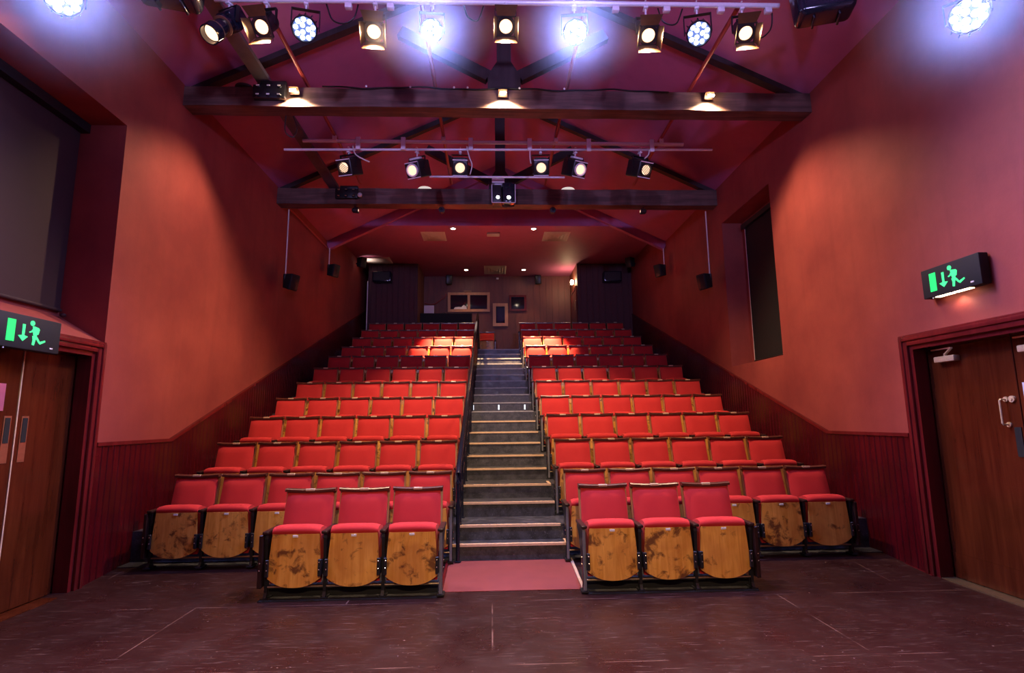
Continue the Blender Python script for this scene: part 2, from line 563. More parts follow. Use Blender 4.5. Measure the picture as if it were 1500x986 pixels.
# ------------------------------------------------------------------ doors
def architrave(parent, x, s, y0, y1, z1):
    """stepped moulded frame round an opening, on the room side of wall x; s = +1 room is towards +x"""
    for (o, w, d) in ((0.0, .055, .030), (.047, .042, .045), (.082, .028, .026)):
        for side in (0, 1):
            b = bm_new()
            if side == 0:
                rbox(b, min(x, x + s * d), max(x, x + s * d), y1 + o, y1 + o + w, 0, z1 + o + w, .008, 2)
            else:
                rbox(b, min(x, x + s * d), max(x, x + s * d), y0 - o - w, y0 - o, 0, z1 + o + w, .008, 2)
            obj('door_frame', b, M['frame'], parent, smooth=40)
        b = bm_new()
        rbox(b, min(x, x + s * d), max(x, x + s * d), y0 - o, y1 + o, z1 + o, z1 + o + w, .008, 2)
        obj('door_frame', b, M['frame'], parent, smooth=40)
    b = bm_new()
    box(b, min(x, x - s * .13), max(x, x - s * .13), y1 - .04, y1, 0, z1)
    obj('door_jamb', b, M['frame'], parent)
    b = bm_new()
    box(b, min(x, x - s * .13), max(x, x - s * .13), y0, y1 - .04, z1 - .04, z1)
    obj('door_jamb', b, M['frame'], parent)

# left double doors
d1 = structroot('door_1', 'dark varnished double doors under the exit sign, with recessed pull plates', 'door')
architrave(d1, XL, 1, LD[0], LD[1], LD[3])
YSM = 4.74
for y0, y1, first in ((LD[0], YSM - .004, 0), (YSM + .004, LD[1] - .04, 1)):
    b = bm_new()
    rbox(b, -3.99, -3.945, y0, y1, .012, 2.15, .003, 1)
    leaf = obj('door_leaf', b, M['door'], d1)
    yc = YSM + (.085 if first else -.085)
    b = bm_new()      # recessed pull plate
    box(b, -3.946, -3.940, yc - .035, yc + .035, 1.20, 1.58)
    pl = obj('pull_plate', b, M['brass'], leaf)
    b = bm_new()
    box(b, -3.941, -3.937, yc - .024, yc + .024, 1.36, 1.565)
    obj('recess', b, M['blackmatt'], pl)
    b = bm_new()      # kick plate
    box(b, -3.946, -3.941, y0 + .02, y1 - .02, .02, .24)
    obj('kick_plate', b, M['door'], leaf)
b = bm_new()
box(b, -3.948, -3.938, YSM - .006, YSM + .006, .012, 2.15)
obj('meeting_strip', b, M['doorwhite'], d1)
b = bm_new()
box(b, -3.945, -3.94, 4.44, 4.60, 1.62, 1.84)
obj('notice', b, M['pinkpaper'], d1)
b = bm_new()
box(b, -4.0, XL, LD[0], LD[1], 0.0, .008)
obj('threshold', b, M['door'], d1)

# right double doors
d2 = structroot('door_2', 'dark varnished double doors with chrome pull handle and overhead closers', 'door')
architrave(d2, XR, -1, RD[0], RD[1], RD[3])
YSR = 4.33
for y0, y1, first in ((YSR + .004, RD[1] - .04, 1), (RD[0], YSR - .004, 0)):
    b = bm_new()
    rbox(b, 4.315, 4.36, y0, y1, .012, 2.15, .003, 1)
    leaf = obj('door_leaf', b, M['door'], d2)
    b = bm_new()
    box(b, 4.309, 4.316, y0 + .02, y1 - .02, .02, .24)
    obj('kick_plate', b, M['door'], leaf)
    yc = 4.97 if first else 4.13
    sg = 1 if first else -1
    b = bm_new()      # overhead closer
    rbox(b, 4.25, 4.315, yc - .13, yc + .10, 2.0, 2.055, .008)
    cl = obj('closer_body', b, M['plate'], leaf, smooth=40)
    b = bm_new()
    bar(b, (4.27, yc - .02, 2.07), (4.215, yc - .16, 2.115), .02, .012)
    bar(b, (4.215, yc - .16, 2.115), (4.28, yc + .14, 2.125), .02, .012)
    cyl(b, (4.27, yc - .02, 2.05), (4.27, yc - .02, 2.08), .012, seg=10)
    obj('closer_arm', b, M['plate'], cl, smooth=40)
    yh = YSR + (.12 if first else -.12)
    b = bm_new()
    tube(b, [(4.315, yh, 1.42), (4.262, yh, 1.42), (4.255, yh, 1.43), (4.255, yh, 1.62), (4.262, yh, 1.63), (4.315, yh, 1.63)], .0075, 8)
    for z in (1.42, 1.63):
        cyl(b, (4.315, yh, z), (4.305, yh, z), .022, seg=12)
    obj('pull_handle', b, M['plate'], leaf, smooth=40)
    b = bm_new()
    cyl(b, (4.316, yh - .06, 1.63), (4.300, yh - .06, 1.63), .027, seg=16)
    cyl(b, (4.300, yh - .06, 1.63), (4.292, yh - .06, 1.63), .012, seg=12)
    obj('lock_rose', b, M['plate'], leaf, smooth=40)
    b = bm_new()
    box(b, 4.309, 4.316, yh - .10, yh - .04, 1.16, 1.40)
    obj('push_plate', b, M['blackmatt'], leaf)
b = bm_new()
box(b, 4.309, 4.316, 4.18, 4.285, 1.62, 1.76)
obj('notice', b, M['bluepaper'], d2)
b = bm_new()
box(b, XR + .01, 4.33, RD[0], RD[1], 0.0, .012)
obj('threshold', b, M['brass'], d2)

# ------------------------------------------------------------------ windows with blinds
w1 = structroot('window_1', 'wide dark blind filling the recess above the double doors', 'window')
b = bm_new(); box(b, -4.262, -4.250, LW[0] + .03, LW[1] - .02, 2.63, 4.55)
obj('blind', b, M['blind'], w1)
b = bm_new(); box(b, -4.262, -4.16, LW[0] + .01, LW[1] - .01, 4.50, 4.595)
obj('head_rail', b, M['black'], w1)
b = bm_new(); tube(b, [(-4.245, LW[0] + .03, 2.62), (-4.245, LW[1] - .02, 2.62)], .018, 10)
obj('bottom_bar', b, M['blind'], w1, smooth=50)
b = bm_new(); lathe(b, [(.001, 0), (.02, .004), (.026, .02), (.02, .036), (.001, .04)], (-4.19, LW[1] - .05, 2.545), (0, 0, 1), 12)
obj('blind_stop', b, M['blind'], w1, smooth=60)
w2 = structroot('window_2', 'tall narrow near-black blind in the deep wall recess', 'window')
b = bm_new(); box(b, 4.500, 4.512, RW[0] + .05, 9.10, 2.455, 4.80)
obj('blind', b, M['blackmatt'], w2)
b = bm_new(); box(b, 4.44, 4.525, RW[0] + .02, 9.13, 4.80, 4.88)
obj('head_rail', b, M['black'], w2)
b = bm_new(); tube(b, [(4.495, RW[0] + .05, 2.46), (4.495, 9.10, 2.46)], .014, 8)
obj('bottom_bar', b, M['black'], w2, smooth=50)
b = bm_new(); box(b, 4.497, 4.503, 9.10, 9.115, 2.46, 4.80)
obj('side_guide', b, M['grille'], w2)

# ------------------------------------------------------------------ exit signs
def exit_sign(loc, rotz, label, down):
    """front faces local -y; built from a black case with glowing pictogram"""
    t = thing('exit_sign', label, 'exit sign', loc, (0, 0, rotz))
    b = bm_new(); rbox(b, -.31, .31, -.0, .085, -.135, .135, .008, 2)
    obj('sign_case', b, M['blackmatt'], t, smooth=40)
    y0, y1 = -.004, .002
    def flat(name, poly, m):
        b = bm_new(); prism(b, poly, 'y', y0, y1)
        return obj(name, b, m, t)
    flat('doorway_symbol', [(-.215, -.085), (-.145, -.085), (-.145, .085), (-.215, .085)], M['green'])
    flat('arrow_symbol', [(-.065, -.072), (-.020, -.032), (-.055, -.026), (-.053, .062), (-.077, .062), (-.075, -.026), (-.110, -.032)], M['palegreen'])
    b = bm_new()
    cyl(b, (.012, y0, .082), (.012, y1, .082), .021, seg=18)
    # running figure: torso, arms, two legs
    prism(b, [(.018, .058), (.030, .060), (.075, .052), (.086, .040), (.078, .000), (.066, -.004), (.060, .020), (.064, -.012), (.046, -.024), (.030, -.010), (.024, .024)], 'y', y0, y1)
    prism(b, [(.046, -.012), (.022, -.020), (.030, -.050), (.026, -.090), (.046, -.094), (.054, -.052), (.066, -.022)], 'y', y0, y1)
    prism(b, [(.052, -.006), (.080, -.034), (.098, -.058), (.150, -.040), (.154, -.052), (.104, -.078), (.086, -.066), (.056, -.030)], 'y', y0, y1)
    prism(b, [(.018, .058), (.026, .044), (.010, .020), (-.012, .010), (-.006, .002), (.018, .010), (.036, .036)], 'y', y0, y1)
    obj('running_figure', b, M['palegreen'], t)
    b = bm_new(); rbox(b, .205, .238, y0, y1, -.105, -.092, .0015, 1)
    obj('maker_plate', b, M['white'], t)
    for xa, xb_ in ((-.19, -.02), (.0, .17)):
        b = bm_new()
        box(b, xa, xb_, .012 if down else .055, .060 if down else .075, -.141 if down else -.134, -.130)
        obj('light_strip', b, M['strip'], t)
    c = Matrix.Rotation(rotz, 3, 'Z') @ Vector((0, .045, -.16))
    spot_light(Vector(loc) + c, (0, 0, -1), 3, 150, (1., .75, .45), .6, .03, 'sign_lamp')
    b = bm_new(); cyl(b, (-.215, .012, -.135), (-.215, .012, -.147), .006, seg=8)
    obj('test_button', b, M['white'], t)
    return t
exit_sign((-3.70, 4.475, 2.235), R(90), 'black exit sign with green running figure above the pull-plate double doors', 0)
exit_sign((4.07, 4.565, 2.715), R(-90), 'black exit sign with green running figure above the doors with chrome handles', 1)

# ------------------------------------------------------------------ stairs
st = structroot('stairs', 'steep black aisle steps with pale nosing strips between the seat blocks', 'stairs')
SX0, SX1 = -.385, .742
steps = []
for k in range(2, 12):
    dep = .21 if k == 2 else .36
    steps.append((edgeY[k] - dep, edgeY[k], (rowZ[k - 1] + rowZ[k]) / 2, rowZ[k - 1], True))
    steps.append((edgeY[k], edgeY[k] + .04, rowZ[k], rowZ[k], False))
for i, (y0, y1, z, zlo, mid) in enumerate(steps):
    x0, x1 = (SX0, SX1) if i else (-.43, .80)
    if mid:
        b = bm_new(); box(b, x0, x1, y0 + .006, y1, (zlo if i else .0), z)
        obj('step', b, M['tread'], st)
    b = bm_new()
    box(b, x0, x1, y0 - .012, y0 + .032, z - .018, z + .006)
    if i in (0, 3):
        box(b, x1 - .035, x1, y0 + .032, y1 - .01 if mid else y0 + .3, z, z + .006)
    obj('nosing_strip', b, M['cream'] if i < 9 else M['greyedge'], st)
    if i in (1, 3, 5):
        for dz in (.05, .085):
            b = bm_new(); cyl(b, (x0 + .05, y0 + .008, z - dz), (x0 + .05, y0 - .006, z - dz), .006, seg=8)
            obj('riser_stud', b, M['chrome'], st)
    if i == 10:
        for x in (x0 + .05, (x0 + x1) / 2 - .04, x1 - .12):
            b = bm_new(); box(b, x - .012, x + .012, y0 - .006, y0 + .008, z - .13, z - .04)
            obj('step_light', b, M['stepled'], st)

b = bm_new()
v = [(-.44, 5.14, .006), (.80, 5.14, .006), (.80, 5.92, .076), (-.44, 5.92, .076)]
vb = [b.verts.new(p) for p in v] + [b.verts.new((x, y, z - .005)) for x, y, z in v]
for f in ((0, 1, 2, 3), (7, 6, 5, 4), (0, 4, 5, 1), (1, 5, 6, 2), (2, 6, 7, 3), (3, 7, 4, 0)):
    b.faces.new([vb[i] for i in f])
t = tag(obj('carpet', b, M['carpet']), 'faded red carpet strip at the foot of the aisle steps', 'carpet')
for x in (-.455, .815):
    b = bm_new()
    bar(b, (x, 5.14, .010), (x, 5.92, .080), .026, .012)
    obj('edge_strip', b, M['frame' if x < 0 else 'doorwhite'], t)

# ------------------------------------------------------------------ seats
def pad_mesh(name, m, wt, wb, pts, bulge=.012, dip=0., nx=8, ny=8, rnd=.02):
    """cushion: pts = (y0,z0) bottom front, (y1,z1) top front, tb, tt thickness bottom and top; front bulges"""
    (y0, z0), (y1, z1), tb, tt = pts
    d = Vector((0, y1 - y0, z1 - z0)); dn = d.normalized()
    nrm = Vector((0, -dn.z, dn.y))   # out of the front
    if nrm.y > 0: nrm = -nrm
    b = bm_new()
    def layer(off):
        g = []
        for j in range(ny + 1):
            v = j / ny
            row = []
            for i in range(nx + 1):
                u = i / nx * 2 - 1
                vv = v * 2 - 1
                w = (wb + (wt - wb) * v) / 2
                ed = (1 - abs(u) ** 6) * (1 - abs(vv) ** 6)
                p = Vector((u * w * (1 - .02 * (abs(vv) ** 8)), y0, z0)) + d * v
                p.z -= dip * (1 - u * u) * v ** 3
                th = tb + (tt - tb) * v
                p += nrm * (bulge * ed - rnd * (1 - ed) * .5 if off else -th)
                row.append(b.verts.new(p))
            g.append(row)
        return g
    F, K = layer(True), layer(False)
    for g in (F, K):
        for j in range(ny):
            for i in range(nx):
                b.faces.new((g[j][i], g[j][i + 1], g[j + 1][i + 1], g[j + 1][i]))
    rim = lambda g: [g[0][i] for i in range(nx)] + [g[j][nx] for j in range(ny)] + [g[ny][i] for i in range(nx, 0, -1)] + [g[j][0] for j in range(ny, 0, -1)]
    a, c = rim(F), rim(K)
    for i in range(len(a)):
        j = (i + 1) % len(a)
        b.faces.new((a[i], a[j], c[j], c[i]))
    return mesh(name, b, m, 55)

ME = {}
ME['back_cushion'] = pad_mesh('back_cushion', M['red'], .428, .442, ((-.10, .45), (0, .850), .045, .04), .016, .006)
def flip_cushion():
    # thick tip-up cushion seen from in front: rounded top edge, flanks flaring back behind the board
    b = bm_new()
    prof = [(-.318, .13), (-.322, .30), (-.326, .52), (-.345, .535), (-.352, .565), (-.338, .590), (-.305, .602), (-.24, .600), (-.19, .585), (-.175, .55), (-.205, .40), (-.265, .20), (-.29, .14)]
    n = 10
    rings = []
    for i in range(n + 1):
        u = i / n * 2 - 1
        ring = []
        for y, z in prof:
            t = (z - .13) / .47
            fl = .5 * (.435 + (.408 - .435) * t) + .010 * max(0, min(1, (y + .33) / .14))
            e = 1 - abs(u) ** 7
            yy = y + (0 if y > -.30 else .012 * (1 - e))
            zz = z - (.014 * (1 - e) if z > .56 else 0) + .004 * (1 - u * u) * (z > .56)
            ring.append(b.verts.new((u * fl, yy, zz)))
        rings.append(ring)
    m = len(prof)
    for A, B in zip(rings, rings[1:]):
        for k in range(m):
            l = (k + 1) % m
            b.faces.new((A[k], A[l], B[l], B[k]))
    b.faces.new(rings[0]); b.faces.new(rings[-1][::-1])
    return mesh('seat_cushion', b, M['red'], 50)
ME['seat_cushion'] = flip_cushion()
# curved plywood shell behind the cushion
def shell():
    b = bm_new()
    n = 10
    for off in (0, 1):
        pass
    F, K = [], []
    for j in range(7):
        v = j / 6
        z = .40 + v * .452; y = -.052 + v * .098
        fr, kr = [], []
        for i in range(n + 1):
            u = i / n * 2 - 1
            zz = z - .008 * (1 - u * u) * v ** 3
            fr.append(b.verts.new((u * .232, y, zz))); kr.append(b.verts.new((u * .232, y + .016, zz)))
        F.append(fr); K.append(kr)
    for g in (F, K):
        for j in range(6):
            for i in range(n):
                b.faces.new((g[j][i], g[j][i + 1], g[j + 1][i + 1], g[j + 1][i]))
    rim = lambda g: [g[0][i] for i in range(n)] + [g[j][n] for j in range(6)] + [g[6][i] for i in range(n, 0, -1)] + [g[j][0] for j in range(6, 0, -1)]
    a, c = rim(F), rim(K)
    for i in range(len(a)):
        j = (i + 1) % len(a)
        b.faces.new((a[i], a[j], c[j], c[i]))
    return mesh('back_shell', b, M['shell'], 50)
ME['back_shell'] = shell()
def caprail():
    b = bm_new(); n = 12
    rings = []
    for i in range(n + 1):
        u = i / n * 2 - 1
        z = .853 - .010 * (1 - u * u)
        x = u * .232
        rings.append([b.verts.new((x, yy, zz)) for yy, zz in ((-.008, z), (-.010, z + .022), (.002, z + .031), (.056, z + .031), (.062, z + .020), (.062, z))])
    for A, B in zip(rings, rings[1:]):
        for k in range(6):
            l = (k + 1) % 6
            b.faces.new((A[k], A[l], B[l], B[k]))
    b.faces.new(rings[0]); b.faces.new(rings[-1][::-1])
    return mesh('cap_rail', b, M['caprail'], 35)
ME['cap_rail'] = caprail()
b = bm_new(); rbox(b, -.042, .042, -.0125, .020, .858, .878, .003, 1)
ME['row_plate'] = mesh('row_plate', b, M['plate'])
def seat_board():
    """flipped-up seat pan seen from below: veneered board, straight top, bowed lower edge"""
    b = bm_new()
    y0, z0, y1, z1 = -.350, .175, -.342, .536
    nx, ny = 12, 8
    F, K = [], []
    for j in range(ny + 1):
        v = j / ny
        fr, kr = [], []
        for i in range(nx + 1):
            u = i / nx * 2 - 1
            w = (.224 + (.200 - .224) * v ** 1.3)
            low = -.074 * (1 - abs(u) ** 2.4)
            z = z0 + (z1 - z0) * v + low * (1 - v) ** 3
            y = y0 + (y1 - y0) * (z - z0) / (z1 - z0)
            bow = -.010 * (1 - u * u)
            fr.append(b.verts.new((u * w, y + bow, z))); kr.append(b.verts.new((u * w, y + bow + .014, z + .004)))
        F.append(fr); K.append(kr)
    for g in (F, K):
        for j in range(ny):
            for i in range(nx):
                b.faces.new((g[j][i], g[j][i + 1], g[j + 1][i + 1], g[j + 1][i]))
    rim = lambda g: [g[0][i] for i in range(nx)] + [g[j][nx] for j in range(ny)] + [g[ny][i] for i in range(nx, 0, -1)] + [g[j][0] for j in range(ny, 0, -1)]
    a, c = rim(F), rim(K)
    for i in range(len(a)):
        j = (i + 1) % len(a)
        b.faces.new((a[i], a[j], c[j], c[i]))
    return mesh('seat_board', b, M['burl'], 40)
ME['seat_board'] = seat_board()
b = bm_new(); rbox(b, -.022, .022, -.003, .003, -.0095, .0095, .0015, 1, Matrix.Translation((0, -.3565, .521)))
ME['number_plate'] = mesh('number_plate', b, M['white'])
def standard():
    b = bm_new()
    # cast iron side: upright, foot and arm bracket
    prism(b, [(-.335, 0), (-.235, 0), (-.262, .05), (-.268, .16), (-.20, .30), (-.12, .46), (-.03, .50), (-.02, .54), (-.335, .54), (-.340, .50), (-.325, .36), (-.315, .20), (-.305, .05)], 'x', -.013, .013)
    box(b, -.030, .030, -.345, -.225, 0, .012)
    return mesh('side_standard', b, M['black'])
ME['side_standard'] = standard()
b = bm_new(); rbox(b, -.026, .026, -.375, -.03, .54, .566, .008, 2)
ME['armrest'] = mesh('armrest', b, M['armwood'], 40)
def hinge(s):
    b = bm_new()
    rbox(b, min(s * .0135, s * .042), max(s * .0135, s * .042), -.386, -.365, .195, .335, .004, 1)
    rbox(b, min(s * .012, s * .022), max(s * .012, s * .022), -.367, -.29, .20, .33, .003, 1)
    for z in (.24, .275, .315):
        cyl(b, (s * .028, -.384, z), (s * .028, -.389, z), .0055, seg=8)
    return b
ME['hinge_a'] = mesh('hinge_bracket', hinge(1), M['black'])
ME['hinge_b'] = mesh('hinge_bracket', hinge(-1), M['black'])
b = bm_new()
for s in (-1, 1):
    bx = s * .030
    for z in (.25, .31):
        lathe(b, [(.001, 0), (.0055, .001), (.006, .004), (.001, .006)], (bx, -.386, z), (0, -1, 0), 8)
ME['bolts'] = mesh('hinge_bolt', b, M['chrome'])
b = bm_new(); tube(b, [(-.235, -.30, .095), (.235, -.30, .095)], .009, 8)
ME['foot_bar'] = mesh('foot_bar', b, M['brass'], 50)
b = bm_new(); rbox(b, -.018, .018, -.372, -.05, .10, .535, .006, 1)
ME['end_panel'] = mesh('end_panel', b, M['armwood'])
b = bm_new(); rbox(b, -.013, .013, -.352, -.336, 0.02, .535, .004, 1)
ME['end_strip'] = mesh('end_strip', b, M['dullsteel'])

def part(name, key, parent, x=0.):
    o = bpy.data.objects.new(name, ME[key]); C.objects.link(o); o.parent = parent; o.location = (x, 0, 0)
    return o
def side(parent, x, both=(True, True), end=None):
    s = part('side_standard', 'side_standard', parent, x)
    part('armrest', 'armrest', s)
    if both[0]: part('hinge_bracket', 'hinge_a', s)
    if both[1]: part('hinge_bracket', 'hinge_b', s)
    part('hinge_bolt', 'bolts', s)
    if end == 'wood':
        part('end_panel', 'end_panel', s, -.034 if x < 0 else .034)
    if end == 'steel':
        part('end_strip', 'end_strip', s)
ordn = ['front', 'second', 'third', 'fourth', 'fifth', 'sixth', 'seventh', 'eighth', 'ninth', 'tenth', 'eleventh', 'back']
cnt = ['nearest the stairs', 'second from the stairs', 'third from the stairs', 'fourth from the stairs', 'fifth from the stairs', 'against the wall']
def make_seat(x, y, z, label, lo=None, hi=None):
    t = thing('theatre_seat', label, 'seat', (x, y, z), (0, 0, 0), 'red tip-up theatre seats')
    part('back_cushion', 'back_cushion', t)
    part('back_shell', 'back_shell', t)
    c = part('cap_rail', 'cap_rail', t)
    part('row_plate', 'row_plate', c)
    part('seat_cushion', 'seat_cushion', t)
    s = part('seat_board', 'seat_board', t)
    n = part('number_plate', 'number_plate', s); n['label'] = 'small white seat number plate'
    part('foot_bar', 'foot_bar', t)
    side(t, -.25, (True, lo is None), lo)
    if hi is not None:
        side(t, .25, (False, True), hi)
    return t
for k in range(12):
    nseat = 3 if k == 0 else 6
    for blk in (0, 1):
        for j in range(nseat):
            if blk == 0:
                x = (-.696 if k == 0 else -.669) - .5 * j
                lo = 'wood' if j == nseat - 1 else None
                hi = 'steel' if j == 0 else None
            else:
                x = (1.061 if k == 0 else 1.028) + .5 * j
                lo = 'steel' if j == 0 else None
                hi = 'wood' if j == nseat - 1 else None
            pos = cnt[j] if not (k == 0 and j == 2) else 'at the far end from the stairs'
            make_seat(x, rowY[k], rowZ[k] + (.009 if k == 0 else 0.), 'red tip-up theatre seat, %s row, %s, %s' % (
                ordn[k], 'handrail side' if blk == 0 else 'side without handrail', pos), lo, hi)
make_seat(-.12, 16.75, 3.35, 'red tip-up seat alone against the rear wall at the top of the stairs', 'steel', 'steel')
for x0, x1, w in ((-1.99, -.475, 'handrail side'), (.835, 2.34, 'side without handrail')):
    b = bm_new(); rbox(b, x0, x1, 5.125, 5.50, 0, .078, .006, 1); box(b, x0, x1, 4.985, 5.13, 0, .008)
    tag(obj('seat_plinth', b, M['blackmatt']), 'low black plinth under the front row of three seats, ' + w, 'plinth')

# ------------------------------------------------------------------ stair handrail
hr = thing('stair_handrail', 'black steel handrail climbing beside the aisle steps', 'handrail', (-.35, 0, 0))
def stair_z(y):
    return .08 + (y - 5.95) * (3.35 - .08) / (14.25 - 5.95)
b = bm_new()
ys, ye = 5.88, 15.0
tube(b, [(0, ys, stair_z(ys) + .80), (0, ys + .02, stair_z(ys) + .90), (0, ys + .1, stair_z(ys) + .96), (0, 14.4, stair_z(14.4) + .93), (0, ye, 3.35 + .98)], .028, 10)
obj('rail', b, M['blackgloss'], hr, smooth=50)
b = bm_new()
tube(b, [(0, ys, stair_z(ys) + .48), (0, 14.4, stair_z(14.4) + .45)], .014, 8)
obj('lower_rail', b, M['blackgloss'], hr, smooth=50)
yy = ys
k = 0
while yy < 15.0:
    z0 = stair_z(yy)
    zt = min(z0, 3.35) + (.82 if k == 0 else .94)
    zb = max([.075] + [rowZ[i] for i in range(2, 12) if yy > edgeY[i]])
    b = bm_new(); cyl(b, (0, yy, zb), (0, yy, zt), .021, seg=10)
    lathe(b, [(.001, 0), (.036, .001), (.036, .008), (.02, .014)], (0, yy, zb), (0, 0, 1), 14)
    p = obj('post', b, M['blackgloss'], hr, smooth=40)
    yy += .438 if k else .30
    k += 1

# ------------------------------------------------------------------ roof trusses
def truss(label, y, z0, z1, thick, zk):
    t = thing('roof_truss', label, 'roof truss', (0, y, 0))
    b = bm_new()
    # slightly uneven hand-cut tie beam
    n = 24
    rings = []
    for i in range(n + 1):
        x = XL - .05 + (XR - XL + .10) * i / n
        j = lambda: random.uniform(-.006, .006)
        rings.append([b.verts.new((x, yy + j(), zz + j())) for yy, zz in ((0, z0), (0, z1), (thick, z1), (thick, z0))])
    for A, B in zip(rings, rings[1:]):
        for k in range(4):
            l = (k + 1) % 4
            b.faces.new((A[k], A[l], B[l], B[k]))
    b.faces.new(rings[0]); b.faces.new(rings[-1][::-1])
    obj('tie_beam', b, M['timber'], t)
    yc = thick / 2
    for s in (-1, 1):
        xe = XL if s < 0 else XR
        b = bm_new()
        bar(b, (xe - s * .02, yc, z1 + .02), (XM + s * .10, yc, z1 + .02 + (XM - XL - .1) * .475), .11, .13)
        obj('principal_rafter', b, M['strut'], t)
        b = bm_new()
        bar(b, (XM + s * .20, yc, zk + .13), (XM + s * 1.35, yc, zk + .13 + .62), .10, .15)
        obj('strut', b, M['strut'], t)
    b = bm_new()
    prism(b, [(XM - .09, z1 + (XM - XL) * .43), (XM - .09, zk + .30), (XM - .21, zk + .10), (XM - .21, z1), (XM + .21, z1), (XM + .21, zk + .10), (XM + .09, zk + .30), (XM + .09, z1 + (XM - XL) * .43)], 'y', yc - .09, yc + .07)
    obj('king_post', b, M['strut'], t)
    return t
truss('dark timber roof truss carrying the three halogen floodlights', 6.40, 5.41, 5.665, .23, 5.78)
truss('dark timber roof truss carrying the projector', 9.40, 5.36, 5.655, .22, 5.72)

# ------------------------------------------------------------------ rigging pipes
def pipe(name, label, pts, r, m, smooth=50, clamps=None):
    b = bm_new(); tube(b, pts, r, 12)
    o = obj(name, b, M[m], smooth=smooth)
    return tag(o, label, 'pipe')
pipe('lighting_rail', 'long grey lighting bar across the top carrying the lit spotlights', [(-2.75, 5.0, 5.70), (3.02, 5.0, 5.745)], .026, 'steel')
pipe('lighting_rail', 'thicker upper silver bar of the pair between the trusses', [(-2.80, 7.75, 5.675), (2.97, 7.75, 5.665)], .027, 'steel')
pipe('lighting_rail', 'longer thin lower silver bar of the pair between the trusses', [(-3.08, 7.78, 5.545), (3.43, 7.78, 5.60)], .019, 'steel')
pipe('lighting_rail', 'short silver bar above the projector on the second truss', [(-1.05, 8.98, 5.69), (1.30, 8.98, 5.69)], .019, 'steel')
for x, w in ((-2.32, 'beside the socket box'), (-.70, 'on the handrail side of the king post'), (1.0, 'just past the king post'), (2.62, 'above the floodlight on the side without handrail')):
    pipe('support_pipe', 'red painted support pipe running front to back ' + w, [(x, 5.09, 5.775), (x, 9.35, 5.73)], .024, 'redpipe')
for x in (-2.32, -.70, 1.0, 2.62):
    b = bm_new()
    rbox(b, x - .030, x + .030, 7.690, 7.7215, 5.655, 5.735, .005, 1)
    cyl(b, (x, 7.70, 5.695), (x, 7.672, 5.695), .012, seg=8)
    tag(obj('rail_clamp', b, M['steel'], smooth=40), 'steel scaffold clamp tying the silver bar to a red pipe', 'clamp', 'scaffold clamps on the red pipes')
# twin-bar clamps holding the two silver bars together
for i, x in enumerate((-1.97, -1.30, -.29, .60, 1.50, 2.47)):
    b = bm_new()
    rbox(b, x - .035, x + .035, 7.692, 7.7215, 5.52, 5.72, .006, 1)
    tag(obj('bar_coupler', b, M['steel']), 'grey coupler joining the upper and lower silver bars', 'coupler', 'couplers on the twin bars')

# black cable tray running front to back on the trusses
b = bm_new()
box(b, -.085, .085, 0, 4.6, 0, .010)
for x in (-.085, .079):
    box(b, x, x + .006, 0, 4.6, .010, .05)
tr = tag(obj('cable_tray', b, M['tray'], loc=(-2.83, 4.95, 5.735), rot=(R(-.5), 0, 0)), 'long dark cable tray running over the trusses towards the back', 'cable tray')
# ring plate under the tray
b = bm_new(); lathe(b, [(.05, 0), (.11, 0), (.115, .012), (.11, .024), (.05, .024)], (-3.09, 6.46, 5.667), (0, 0, 1), 24)
tag(obj('base_plate', b, M['black'], smooth=40), 'round dark plate on the truss beside the cable tray', 'plate')

def socket_box(loc, label, lit, ball):
    t = thing('socket_box', label, 'socket box', loc)
    b = bm_new(); rbox(b, -.20, .20, -.07, .0, -.09, .09, .012, 2)
    rbox(b, -.12, .20, -.055, .0, .085, .15, .012, 2)
    obj('box_body', b, M['black'], t, smooth=40)
    for i in range(3):
        for z in (-.055, .062):
            b = bm_new(); lathe(b, [(.001, 0), (.026, 0), (.030, .012), (.024, .020), (.001, .020)], (-.13 + i * .13, -.07, z), (0, -1, 0), 14)
            obj('socket', b, M['blackgloss'], t, smooth=40)
            b = bm_new(); rbox(b, -.13 + i * .13 - .02, -.13 + i * .13 + .02, -.098, -.091, z - .010, z + .010, .003, 1)
            obj('socket_cap', b, M['brass'] if not lit else M['white'], t)
    if ball:
        b = bm_new(); lathe(b, [(.001, 0), (.03, .006), (.043, .03), (.043, .05), (.03, .075), (.001, .08)], (.24, -.02, -.03), (0, -1, 0), 18)
        obj('sensor_ball', b, M['white'], t, smooth=60)
    return t
socket_box((-2.73, 6.39, 5.56), 'black socket box with white plugs on the truss beside the floodlight', True, False)
socket_box((-2.56, 9.39, 5.53), 'black socket box with round sensor on the second truss', False, True)

# cable clipped along the first truss
b = bm_new()
pts = [(x, 6.385, 5.665 + .012 * math.sin(x * 5.1) + .006 * math.sin(x * 13)) for x in [-2.1 + i * .1 for i in range(45)]]
tube(b, pts, .010, 6)
cb = tag(obj('truss_cable', b, M['black'], smooth=60), 'black cable clipped along the top edge of the first truss', 'cable')
for x in (-1.55, -1.0, -.45, -.28, .38, .95):
    b = bm_new(); lathe(b, [(.001, 0), (.012, .002), (.014, .008), (.001, .014)], (x, 6.372, 5.668), (0, -1, 0), 10)
    obj('cable_clip', b, M['white'], cb, smooth=50)

